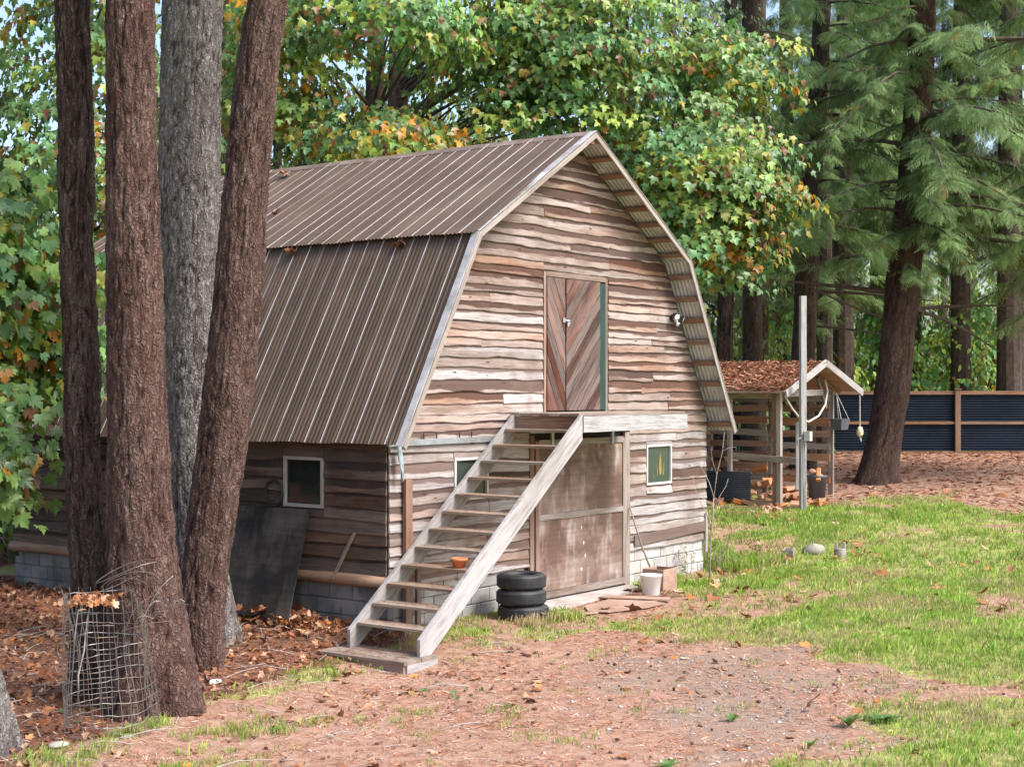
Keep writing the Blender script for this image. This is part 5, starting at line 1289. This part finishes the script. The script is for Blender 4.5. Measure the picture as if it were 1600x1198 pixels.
# far wood: three conifers and two broadleaf trees, copied
def far_conifer(seed):
    rg = np.random.default_rng(seed); bo = []
    for z in np.linspace(2.2, 21.5, 80): bo.append((z, rg.uniform(0, 6.283), (.6 + 3.0 * (1 - z / 22)) * rg.uniform(.75, 1.15), rg.uniform(0, .15), rg.uniform(.2, .45)))
    a, lim = conifer_boughs(rg, lambda z: (0., 0.), bo, (.12, .185, .065), 12, 1, False)
    return mesh_np('crown', a[0], a[1], None, a[2])
fc = [far_conifer(s) for s in (301, 302, 303)]
for m_ in fc: m_.materials.append(M['needle'])
b = MB(); b.tube([(0, 0, -.4), (0, 0, 8), (0.05, 0, 15), (0, 0, 22.5)], [.32, .25, .16, .03], 10); tm = bpy.data.meshes.new('trunk'); tm.from_pydata([tuple(p) for p in b.v], [], b.f); tm.materials.append(M['limb'])
def mid_conifer(seed):
    rg = np.random.default_rng(seed); bo = []
    for z in np.linspace(5.8, 18, 66): bo.append((z, rg.uniform(0, 6.283), (1.0 + 3.0 * (1 - z / 22)) * rg.uniform(.7, 1.15), rg.uniform(0, .2), rg.uniform(.2, .5)))
    a, lim = conifer_boughs(rg, lambda z: (0., 0.), bo, (.185, .275, .10), 19, 0, False)
    return mesh_np('crown', a[0], a[1], None, a[2])
mc = [mid_conifer(s) for s in (321, 322)]
for m_ in mc: m_.materials.append(M['needle'])
MIDS = [(7.3, 44.5, .95, 'drooping conifer filling the space just right of the shed peak'), (8.9, 43, .8, 'drooping conifer between the straight trunk and the big leaning one'), (10.2, 46.5, 1.1, 'drooping conifer right behind the big leaning trunk'), (12.2, 48.3, .95, 'drooping conifer rising over the bright shrubs'), (14.2, 47.8, 1.1, 'tall drooping conifer behind the fence post'), (16.2, 48.5, 1.0, 'drooping conifer at the far fence end'), (5.6, 46, .9, 'shaded conifer between the two slim trunks'), (13.3, 50.5, 1.35, 'very tall drooping conifer over the bright shrubs'), (15.3, 46.5, 1.25, 'broad drooping conifer just behind the fence post'), (17.3, 50, 1.3, 'tall drooping conifer past the far fence end'), (9.4, 52, 1.2, 'tall conifer standing farther back behind the big leaning trunk'), (12.9, 53, 1.2, 'tall conifer farther back above the fence shrubs')]
for i, (r_, d_, sc, lab) in enumerate(MIDS):
    x, y, _ = W(r_, d_, 0); z = g1(x, y)
    t = thing('drooping_conifer', (x, y, z - .8 if i % 3 == 0 else z), lab, 'tree', 'drooping conifers beyond the shed and fence'); t.rotation_euler = (0, 0, i * 1.7); t.scale = (sc, sc, sc)
    for nm, me in (('crown', mc[i % 2]), ('trunk', tm)):
        o = bpy.data.objects.new(nm, me); COL.objects.link(o); o.parent = t
def far_leaf(seed):
    rg = np.random.default_rng(seed); a, cc = maple_leaves(rg, (0, 0, 7.6), (3.2, 3.2, 4.6), 230, (0, 0, 0.01), .06, 16, (.26, .42), 2, .9, None, (.3, 1.0), 0)
    return mesh_np('crown', a[0], a[1], None, a[2])
fl = [far_leaf(s) for s in (311, 312)]
for m_ in fl: m_.materials.append(M['leaf'])
rg = np.random.default_rng(5)
spots = []
for d_ in (52, 60, 69, 79):
    half = d_ * .43; r_ = -half - 2
    while r_ < half + 4:
        spots.append((r_ + rg.normal(0, .7), d_ + rg.normal(0, 2.))); r_ += 3.9 + d_ * .012
for i, (r_, d_) in enumerate(spots):
    if d_ < 57 and (r_ > 3): continue
    x, y, _ = W(r_, d_, 0); z = g1(x, y)
    con = rg.random() < (.55 if r_ < 4 else .7); sc = rg.uniform(.75, 1.1) * (1.0 if r_ > -3 else .85)
    if con and -9 < r_ < 3: sc *= .78
    t = thing('forest_conifer' if con else 'forest_maple', (x, y, z), 'dark conifer in the wood far beyond the yard' if con else 'broadleaf tree in the wood far beyond the yard', 'tree', 'far conifers in the wood' if con else 'far broadleaf trees in the wood')
    t.rotation_euler = (0, 0, rg.uniform(0, 6.28)); t.scale = (sc, sc, sc)
    for nm, me in (('crown', fc[i % 3] if con else fl[i % 2]), ('trunk', tm)):
        o = bpy.data.objects.new(nm, me); COL.objects.link(o); o.parent = t
        if nm == 'trunk' and not con: o.scale = (.8, .8, .5)

# ------------------------------------------------------------------ wire cage by the trees
cg = (-4.90, -.77); zc = g1(*cg); rg = np.random.default_rng(12)
t = thing('wire_cage', (cg[0], cg[1], zc), 'crumpled cylinder of rusty welded wire standing before the trunks', 'wire cage')
RC, HC = .43, 1.33
def cp(a, z):
    """point on the battered cylinder; a = angle, 0 towards picture right"""
    sag = .10 * math.exp(-((a - .9) / .6) ** 2) * math.exp(-((z - .75) / .35) ** 2) + .05 * math.sin(2 * a + z * 2.2) + .03 * math.sin(5 * a + 4 * z)
    r = RC - 1.5 * sag * (.3 + .7 * z / HC)
    d = RT * math.cos(a) - FW * math.sin(a)
    lean = RT * (.05 * z)
    return np.array((cg[0], cg[1], zc + z - .02)) + d * r - lean + rg.normal(0, .003, 3)
NV = 30; b = MB()
tops = [HC * (1 - .33 * max(0, math.cos(2 * math.pi * i / NV - .5)) ** 2) for i in range(NV)]
for i in range(NV):
    a = 2 * math.pi * i / NV; zs_ = np.linspace(0, tops[i], 12); wob = rg.normal(0, .05)
    b.tube([cp(a + wob * math.sin(z * 3) * .5, z) for z in zs_], .0042, 4, False)
b.build('upright_wires', M['wire'], t, kind='stuff')
b = MB()
for z in np.arange(.02, HC, .105):
    run = []
    for i in range(2 * NV + 1):
        a = math.pi * i / NV
        if z <= tops[int(round(i / 2)) % NV] + .02: run.append(cp(a, z + .012 * math.sin(3 * a + z * 9)))
        else:
            if len(run) > 2: b.tube(run, .0042, 4, False)
            run = []
    if len(run) > 2: b.tube(run, .0042, 4, False)
b.build('hoop_wires', M['wire'], t, kind='stuff')
b = MB()
for i in range(9):                                     # torn wires springing from the top
    a0 = rg.uniform(-1.0, 1.6); p = cp(a0, HC * .75); q = p + RT * rg.uniform(.1, .55) + np.array((0, 0, rg.uniform(.05, .5))) + FW * rg.normal(0, .12)
    m1 = (p + q) / 2 + np.array((0, 0, rg.uniform(.05, .25))) + rg.normal(0, .06, 3)
    tt = np.linspace(0, 1, 9); b.tube([(1 - s) ** 2 * p + 2 * s * (1 - s) * m1 + s * s * q for s in tt], .0040, 4, False)
for zz, r_ in ((1.42, .26), (1.50, .30), (1.36, .22)):
    a_ = np.linspace(.2, 5.2, 22); b.tube([np.array((cg[0], cg[1], zc + zz)) + RT * (.16 + r_ * math.cos(a)) - FW * (r_ * .7 * math.sin(a)) + np.array((0, 0, .10 * math.sin(a * 1.3 + zz * 9))) for a in a_], .0040, 4, False)
b.build('torn_wires', M['wire'], t, kind='stuff')
b = MB(); p0 = cp(1.9, .45); b.tube([p0, cp(1.9, .62) + TOCAM * .02, cp(1.75, .85), cp(1.7, 1.12), cp(1.65, 1.25)], [.006, .008, .007, .006, .004], 6)
b.tube([cp(2.0, 1.22), cp(2.05, 1.0) + TOCAM * .03, cp(2.2, .8)], [.005, .006, .004], 6); o = b.build('dry_vine', M['limb_pale'], None, True); o['label'] = 'dry pale vine stem caught in the wire cage'; o['category'] = 'vine'

# ------------------------------------------------------------------ leaves, needles, twigs on the ground
BROWNS = np.array([(.40, .17, .075), (.30, .12, .06), (.48, .25, .13), (.55, .36, .24), (.22, .10, .06), (.50, .19, .06)])
def flat_leaves(rg, P, size, tilt=.45, cols=BROWNS, lod=LEAF_MD, tone=1.):
    n = len(P); a = rg.uniform(0, 6.283, n); tip = np.stack([np.cos(a), np.sin(a), rg.normal(0, tilt * .6, n)], 1); up = np.array((0, 0, 1.)) + rg.normal(0, tilt, (n, 3))
    sgn = np.where(rg.random(n) < .5, 1., -1.); up *= sgn[:, None]
    C = cols[rg.integers(0, len(cols), n)] * rg.uniform(.6, 1.3, (n, 1)) * tone
    return scatter(lod[0], lod[1], frames(tip, up), P, rg.uniform(*size, n), C)
def on_ground(x, y, lift): return np.stack([x, y, gh(x, y) + lift], 1)
def free(x, y):
    return ~(((x > -.03) & (x < BW + .03) & (y > -.03) & (y < BL)) | ((x > -1.25) & (x < -.6) & (y > -1.35) & (y < 0)) | (np.hypot(x - 2.02, y + .62) < .36) | (np.hypot(x + 4.14, y + .34) < .5))
rg = np.random.default_rng(55)
def sample(n, x0, x1, y0, y1, w):
    x = rg.uniform(x0, x1, n); y = rg.uniform(y0, y1, n); k = (rg.random(n) < w(x, y)) & free(x, y); return x[k], y[k]
x, y = sample(11000, -7.5, .2, -1.6, 8.5, lambda x, y: masks(x, y)[2] * .62)
a1 = flat_leaves(rg, on_ground(x, y, rg.uniform(.01, .06, len(x))), (.03, .10), .75, BROWNS[[0, 1, 4, 3, 1, 2]], LEAF_MD, .8)
x2, y2 = sample(5200, -7, 4, -8, 0, lambda x, y: .16 * sstep(.42, .6, fbm(x * 1.1, y * 1.1, 3, 123)))
a2 = flat_leaves(rg, on_ground(x2, y2, rg.uniform(.008, .03, len(x2))), (.05, .13), .35)
x3, y3 = sample(2600, 3, 20, -9, 3, lambda x, y: .10 + .5 * np.exp(-((y + .8) / 1.2) ** 2) * np.exp(-((x - 8) / 4) ** 2) + .5 * np.exp(-((x - 13.3) / 1.2) ** 2 - ((y - 1.5) / 1.5) ** 2))
a3 = flat_leaves(rg, on_ground(x3, y3, rg.uniform(.02, .05, len(x3))), (.10, .2), .4)
x4 = rg.normal(-.25, .2, 900); y4 = rg.uniform(.6, 3.2, 900); k = x4 < -.05; x4, y4 = x4[k], y4[k]
a4 = flat_leaves(rg, on_ground(x4, y4, rg.uniform(.0, .22, len(x4)) * np.exp(-((y4 - 1.9) / 1.1) ** 2)), (.06, .13), .9)
V, F, C = merge([a1, a2, a3, a4]); np_put('leaf_litter', V, F, M['litter'], None, None, C, False, kind='stuff', label='fallen orange brown maple leaves strewn over the ground', category='leaves')
# needles and bark crumbs
SL = (np.array([(-.07, 0, 0), (.07, 0, 0), (.04, 1, .03), (-.04, 1, .03)]), np.array([(0, 1, 2, 3)]))
x, y = sample(150000, -7.5, 4.5, -9.5, 8, lambda x, y: .10 + .75 * np.maximum(masks(x, y)[3] * (1 - .55 * masks(x, y)[1]), masks(x, y)[2] * .7) * (.25 + .75 * sstep(.36, .56, fbm(x * 1.6, y * 1.6, 3, 61))))
n = len(x); a = rg.uniform(0, 6.283, n); tip = np.stack([np.cos(a), np.sin(a), rg.normal(0, .12, n)], 1); up = np.array((0, 0, 1.)) + rg.normal(0, .25, (n, 3))
NC = np.array([(.56, .24, .125), (.62, .33, .20), (.44, .17, .085), (.62, .45, .34), (.29, .125, .07), (.15, .075, .05)])
a1 = scatter(SL[0], SL[1], frames(tip, up), on_ground(x, y, rg.uniform(.004, .02, n)), rg.uniform(.03, .085, n), NC[rg.integers(0, 6, n)] * rg.uniform(.7, 1.2, (n, 1)))
xb, yb = sample(16000, 13, 33, -7, 9, lambda x, y: .8 * masks(x, y)[3] * sstep(-.2, .3, masks(x, y)[3] - .3)); nb = len(xb); a = rg.uniform(0, 6.283, nb)
a2 = scatter(SL[0] * np.array((2.5, 1, 1)), SL[1], frames(np.stack([np.cos(a), np.sin(a), rg.normal(0, .15, nb)], 1), np.array((0, 0, 1.)) + rg.normal(0, .3, (nb, 3))), on_ground(xb, yb, rg.uniform(.01, .05, nb)), rg.uniform(.06, .2, nb), NC[rg.integers(0, 6, nb)] * np.array((.75, .7, .7)) * rg.uniform(.6, 1.2, (nb, 1)))
nt = 1500; kt = np.minimum(rg.integers(0, 12, nt), rg.integers(0, 12, nt)); xt = -.76 + RUN * kt + rg.beta(2, 1.2, nt) * .27; yt = rg.uniform(Y1 + .06, Y0 - .05, nt); zt_ = .02 + RISE * (kt + 1) + .003
base = kt * 0 + (rg.random(nt) < .2); xt = np.where(base == 1, rg.uniform(-1.22, -.7, nt), xt); zt_ = np.where(base == 1, -.066, zt_); a = rg.uniform(0, 6.283, nt)
a3_ = scatter(SL[0] * np.array((1.6, 1, 1)), SL[1], frames(np.stack([np.cos(a), np.sin(a), a * 0], 1), np.tile((0, 0, 1.), (nt, 1)) + rg.normal(0, .1, (nt, 3))), np.stack([xt, yt, zt_], 1), rg.uniform(.02, .06, nt), NC[rg.integers(0, 6, nt)] * np.array((.8, .8, .8)) * rg.uniform(.5, 1.1, (nt, 1)))
a1 = merge([a1, a2, a3_])
np_put('needle_litter', a1[0], a1[1], M['litter'], None, None, a1[2], False, kind='stuff', label='reddish fallen needles and bark crumbs over the bare yard', category='needles')
x, y = sample(750, -7, 1.5, -3.5, 4, lambda x, y: .15 + .5 * masks(x, y)[2]); b = MB()
for xx, yy in zip(x, y):
    a = rg.uniform(0, 6.28); L = rg.uniform(.12, .7); z = g1(xx, yy); e = (xx + L * math.cos(a), yy + L * math.sin(a)); 
    b.tube([(xx, yy, z + .015), ((xx + e[0]) / 2 + rg.normal(0, .02), (yy + e[1]) / 2, z + rg.uniform(.02, .07)), (e[0], e[1], g1(*e) + .02)], [.006, .005, .003], 4, False)
b.build('twig_litter', M['limb_pale'], None, False, kind='stuff', label='thin dead twigs scattered under the trees', category='twigs')
x, y = sample(420, -7, 3, -8.5, -1.2, lambda x, y: .6 * masks(x, y)[3] + .1); n = len(x)
CONE = (np.array([(0, -.5, 0)] + [(math.cos(a) * r, q, math.sin(a) * r) for q, r in ((-.3, .24), (.05, .3), (.4, .14)) for a in np.linspace(0, 6.283, 6, endpoint=False)] + [(0, .6, 0)]), None)
Fc = [(0, 1 + (i + 1) % 6, 1 + i) for i in range(6)] + [(1 + r * 6 + i, 1 + r * 6 + (i + 1) % 6, 7 + r * 6 + i) for r in range(2) for i in range(6)] + [(1 + r * 6 + (i + 1) % 6, 7 + r * 6 + (i + 1) % 6, 7 + r * 6 + i) for r in range(2) for i in range(6)] + [(13 + i, 13 + (i + 1) % 6, 19) for i in range(6)]
a = rg.uniform(0, 6.283, n); a1 = scatter(CONE[0], np.array(Fc), frames(np.stack([np.cos(a), np.sin(a), a * 0], 1), np.tile((0, 0, 1.), (n, 1))), on_ground(x, y, .012), rg.uniform(.03, .065, n), np.array([(.17, .085, .055)]) * rg.uniform(.6, 1.5, (n, 1)))
np_put('cone_litter', a1[0], a1[1], M['litter'], None, None, a1[2], True, kind='stuff', label='small brown fir cones dotted over the bare dirt', category='cones')

# small stones in the bare yard
x, y = sample(5200, -6, 3, -8.5, -1.2, lambda x, y: .15 * masks(x, y)[3] + .6 * masks(x, y)[1]); n = len(x)
OC = (np.array([(1, 0, 0), (.2, .9, 0), (-.9, .3, .1), (-.4, -.8, 0), (.1, .1, .55), (.0, 0, -.5)]), np.array([(0, 1, 4), (1, 2, 4), (2, 3, 4), (3, 0, 4), (1, 0, 5), (2, 1, 5), (3, 2, 5), (0, 3, 5)]))
a = rg.uniform(0, 6.283, n); a1 = scatter(OC[0], OC[1], frames(np.stack([np.cos(a), np.sin(a), a * 0], 1), np.array((0, 0, 1.)) + rg.normal(0, .2, (n, 3))), on_ground(x, y, .002), rg.gamma(2, .005, n) + .006, np.array([(.46, .42, .39)]) * rg.uniform(.5, 1.35, (n, 1)))
np_put('pebbles', a1[0], a1[1], M['litter'], None, None, a1[2], False, kind='stuff', label='small grey stones in the bare dirt', category='gravel')

# needles on the shed roof
n = 15000; u = rg.uniform(0, 1, n); v_ = rg.uniform(RV0 + .05, RV1, n); side_ = rg.random(n) < .8
P = np.where(side_[:, None], np.stack([13.86 + (UM - 13.86) * u, v_, EZ + (AZ - EZ) * u], 1), np.stack([17.6 + (UM - 17.6) * u, v_, EZ + .03 + (AZ - EZ - .03) * u], 1)); P[:, 2] += rg.uniform(.0, .05, n)
a = rg.uniform(0, 6.283, n); tip = np.stack([np.cos(a), np.sin(a), rg.normal(0, .25, n)], 1); up = np.array((-.3, 0, 1.)) + rg.normal(0, .35, (n, 3))
a1 = scatter(SL[0] * np.array((2.2, 1, 1)), SL[1], frames(tip, up), P, rg.uniform(.04, .13, n), np.array([(.36, .15, .085), (.44, .2, .12), (.28, .11, .065), (.5, .3, .2)])[rg.integers(0, 4, n)] * rg.uniform(.6, 1.2, (n, 1)))
np_put('needle_cover', a1[0], a1[1], M['litter'], rf, None, a1[2], False, kind='stuff')
n = 260; P = np.stack([rg.uniform(13.85, 14.3, n), rg.uniform(RV0, RV1, n), np.zeros(n)], 1); P[:, 2] = EZ + (AZ - EZ) * (P[:, 0] - 13.84) / (UM - 13.84) + .03
a1 = scatter(LEAF_LO[0], LEAF_LO[1], frames(rg.normal(0, 1, (n, 3)), np.array((0, 0, 1.)) + rg.normal(0, .5, (n, 3))), P, rg.uniform(.03, .07, n), np.array([(.14, .15, .04)]) * rg.uniform(.6, 1.3, (n, 1)))
np_put('roof_moss', a1[0], a1[1], M['grass'], rf, None, a1[2], False, kind='stuff')
# dead leaves caught on the barn roof and on the cage
def clump(c, n, spread, label, cols=BROWNS, size=(.06, .12)):
    P = np.array(c) + rg.normal(0, 1, (n, 3)) * np.array(spread); a = flat_leaves(rg, P, size, .9, cols)
    o = np_put('leaf_clump', a[0], a[1], M['litter'], None, None, a[2]); o['label'] = label; o['category'] = 'leaves'; return o
ny = lambda x: ZK + (ZA - ZK) * (x - (MID - HK)) / HK
clump((1.19, .82, 4.98), 8, (.015, .07, .02), 'dead brown leaf clump caught under the roof knee near the gable', BROWNS[[1, 4]])
clump((1.19, 2.85, 4.98), 7, (.015, .07, .02), 'dead brown leaf clump caught under the roof knee near the leaning trunk', BROWNS[[1, 4]])
clump((2.35, 4.3, ny(2.35) + .04), 6, (.05, .07, .02), 'few dry brown leaves lying on the upper roof slope', BROWNS[[1, 0]])
clump((3.75, 5.45, ny(3.75) + .05), 2, (.03, .03, .01), 'single orange leaf on the roof just under the ridge', BROWNS[[5, 0]], (.16, .22))
pt = cp(1.7, HC - .02); clump(tuple(pt + RT * .05), 110, (.13, .09, .025), 'bunch of brown leaves caught on top of the wire cage', BROWNS[[0, 2, 3]], (.035, .08))['kind'] = 'stuff'

# ------------------------------------------------------------------ grass and small plants
def blades(n, h, w, spread, seed):
    r = np.random.default_rng(seed); V = []; F = []
    for i in range(n):
        a = r.uniform(0, 6.283); p = r.normal(0, spread, 2); d = np.array((math.cos(a), math.sin(a))); s = np.array((-d[1], d[0])) * w * r.uniform(.7, 1.3); hh = h * r.uniform(.5, 1.2); be = r.uniform(.1, .7) * hh
        b = len(V); V += [(p[0] - s[0], p[1] - s[1], -.005), (p[0] + s[0], p[1] + s[1], -.005), (p[0] + s[0] * .6 + d[0] * be * .4, p[1] + s[1] * .6 + d[1] * be * .4, hh * .62), (p[0] + d[0] * be, p[1] + d[1] * be, hh)]
        F += [(b, b + 1, b + 2), (b, b + 2, b + 3)]
    return np.array(V), np.array(F)
TU = [blades(7, .062, .0052, .045, s) for s in (1, 2, 3)]; TUL = [blades(9, .13, .006, .045, s) for s in (4, 5)]
GC = np.array([(.27, .43, .065), (.21, .38, .06), (.36, .47, .10), (.48, .47, .18), (.31, .47, .07)])
parts = []
def grass(n, x0, x1, y0, y1, w, tmpl, sz, dry=.2):
    x, y = sample(n, x0, x1, y0, y1, w); k = len(x); 
    if not k: return
    tn = fbm(x * .7, y * .7, 3, 71); C = GC[rg.integers(0, 5, k)] * rg.uniform(.7, 1.25, (k, 1)); d = (rg.random(k) < dry * sstep(.38, .6, tn) * 3)
    C *= (1 + .35 * (fbm(x * 1.6 + 3, y * 1.6, 3, 72) - .45) * 2)[:, None]; C[d] = np.array((.52, .42, .23)) * rg.uniform(.7, 1.2, (d.sum(), 1))
    a = rg.uniform(0, 6.283, k); R = np.zeros((k, 3, 3)); R[:, 0, 0] = np.cos(a); R[:, 0, 1] = -np.sin(a); R[:, 1, 0] = np.sin(a); R[:, 1, 1] = np.cos(a); R[:, 2, 2] = 1
    wch = rg.integers(0, len(tmpl), k); P = on_ground(x, y, .0); s = rg.uniform(*sz, k)
    for i, t_ in enumerate(tmpl):
        q = wch == i
        if q.any(): parts.append(scatter(t_[0], t_[1], R[q], P[q], s[q], C[q], np.tile((.75, .75, 1., 1.15), len(t_[0]) // 4)))
gw = lambda x, y: np.clip(masks(x, y)[0] ** 1.5, 0, 1) * (~((x > 13.6) & (x < 17.2) & (y > 1.2) & (y < 5)))
grass(17000, -4, 8.5, -10, 0, gw, TU, (.8, 1.35))
grass(11500, 4, 20, -10, 2.5, gw, TU, (1.1, 1.9))
grass(3200, -3, 14, -15, -10, gw, TU, (1., 1.6))
grass(3500, 14, 30, -12, 1, gw, TU, (1.4, 2.2))
grass(4500, 8.1, 14, -.5, 5, gw, TU, (1.0, 1.8))
grass(2600, -3.5, 14, -9, 1, lambda x, y: gw(x, y) * sstep(.5, .6, fbm(x * .9, y * .9, 3, 81)), TUL, (.7, 1.2), .1)
grass(5200, -6.5, 3, -8.5, -.2, lambda x, y: .55 * sstep(.52, .66, fbm(x * 1.5 + 4, y * 1.5, 3, 91)), TU, (.8, 1.3), .1)
grass(700, -6.3, -3.6, -2.6, -.9, lambda x, y: .7 * sstep(.4, .55, fbm(x * 1.5 + 4, y * 1.5, 3, 95)), TUL, (.5, .9), .1)
grass(260, 7.9, 9.4, -.9, .6, lambda x, y: .8 + 0 * x, TUL, (1., 1.6), .1)
grass(160, 1.5, 2.6, -1.2, -.75, lambda x, y: .5 + 0 * x, TUL, (.8, 1.3), .4)
V, F, C = merge(parts); np_put('grass', V, F, M['grass'], None, None, C, False, kind='stuff', label='patchy green lawn grass thinning into the bare dirt', category='grass')
# clover-like groundcover near the trunks
x, y = sample(2600, -6.8, -1, -3, .6, lambda x, y: .5 * sstep(.5, .62, fbm(x * 1.3 + 8, y * 1.3, 3, 99))); n = len(x)
a1 = scatter(LEAF_LO[0] * np.array((1.4, 1, 1)), LEAF_LO[1], frames(rg.normal(0, 1, (n, 3)) * np.array((1, 1, .4)), np.array((0, 0, 1.)) + rg.normal(0, .4, (n, 3))), on_ground(x, y, rg.uniform(.01, .06, n)), rg.uniform(.03, .06, n), np.array([(.10, .20, .07)]) * rg.uniform(.6, 1.5, (n, 1)))
np_put('ground_cover', a1[0], a1[1], M['leaf'], None, None, a1[2], False, kind='stuff', label='low green weeds creeping between the fallen leaves', category='weeds')

def weed(c, n, L, label, col, up=.35, name='weed_plant'):
    z = g1(*c); a = np.linspace(0, 6.283, n, endpoint=False) + rg.normal(0, .2, n); tip = np.stack([np.cos(a), np.sin(a), up + rg.normal(0, .15, n)], 1)
    t = thing(name, (c[0], c[1], z), label, 'weed')
    for i in range(n):
        s = scatter(LEAF_LO[0] * np.array((.75, 1, 1)), LEAF_LO[1], frames(tip[i:i + 1], np.array([(0, 0, 1.)])), np.array([(c[0], c[1], z + .01)]), [L * rg.uniform(.7, 1.15)], np.array([col]) * rg.uniform(.75, 1.25))
        np_put('leaf', s[0], s[1], M['leaf'], t, None, s[2])
weed((-.55, -6.75), 9, .24, 'broad-leaved green weed at the edge of the dirt patch', (.12, .23, .08))
weed((-.95, -6.55), 11, .16, 'dense spiky green tuft in the dirt near the broad-leaved weed', (.11, .21, .05), 1.2)
weed((-1.3, -5.5), 8, .12, 'small bright green weed alone in the grey gravel', (.15, .28, .06), .8)
weed((-3.2, -5.9), 9, .14, 'small flat green weed in the reddish needles', (.14, .27, .07), .5)
weed((-1.9, -6.6), 8, .11, 'little green sprout between gravel and lawn edge', (.16, .28, .06), .9)
# thin-leaved weeds at the barn corner
def stalks(c, n, h, label, col, name='tall_weed'):
    z = g1(*c); t = thing(name, (c[0], c[1], z), label, 'weed'); b = MB(); PL = []; TL = []
    for i in range(n):
        p = np.array((c[0] + rg.normal(0, .15), c[1] + rg.normal(0, .06), z - .02)); e = p + np.array((rg.normal(0, .15), rg.normal(0, .08), h * rg.uniform(.6, 1.1))); m = (p + e) / 2 + rg.normal(0, .03, 3)
        b.tube([p, m, e], [.005, .004, .002], 5, False)
        for s in np.linspace(.15, 1, 14): q = p + (e - p) * s; PL.append(q); TL.append(rg.normal(0, 1, 3) * np.array((1, 1, .5)))
    b.build('stems', M['limb_pale'], t)
    k = len(PL); a = scatter(LEAF_LO[0] * np.array((.5, 1, 1)), LEAF_LO[1], frames(np.array(TL), np.array((0, 0, 1.)) + rg.normal(0, .3, (k, 3))), np.array(PL), rg.uniform(.05, .13, k), np.array([col]) * rg.uniform(.7, 1.3, (k, 1)))
    np_put('leaves', a[0], a[1], M['leaf'], t, None, a[2], False, kind='stuff')
stalks((7.05, -.22), 7, .62, 'pale thin-leaved weeds growing against the white foundation', (.24, .30, .17))
stalks((7.9, -.35), 5, .55, 'leafy green weeds at the right foundation corner', (.13, .2, .07))
stalks((2.0, -1.02), 3, .22, 'dry grass stalks in front of the tyre stack', (.35, .33, .2))
# bare sapling
x, y = 6.77, -.82; z = g1(x, y); t = thing('sapling', (x, y, z), 'leafless pale sapling with forked twigs in front of the barn corner', 'sapling')
S0 = np.array((x, y, z))
def sp(r_, h): return S0 + RT * r_ + np.array((0, 0, h)) + FW * rg.normal(0, .03)
MB().tube([sp(0, -.05), sp(.02, .6), sp(.05, 1.15), sp(.07, 1.35)], [.014, .012, .011, .010], 7).build('trunk', M['limb_pale'], t, True)
for pts, r_ in (([(.07, 1.3), (.0, 1.55), (-.10, 1.75), (-.24, 1.95)], .009), ([(.07, 1.35), (.12, 1.7), (.2, 2.05), (.24, 2.35)], .009), ([(.05, 1.1), (.16, 1.35), (.26, 1.5), (.30, 1.62)], .008), ([(.03, .8), (-.06, 1.1), (-.2, 1.35), (-.27, 1.65)], .008), ([(.12, 1.7), (.05, 1.9), (.02, 2.1)], .006), ([(.2, 2.05), (.3, 2.1), (.42, 2.12)], .006), ([(-.1, 1.75), (-.05, 1.95), (-.04, 2.1)], .005)):
    MB().tube([sp(*p) for p in pts], [r_ * (1 - .6 * i / (len(pts) - 1)) for i in range(len(pts))], 6).build('twig', M['limb_pale'], t, True)
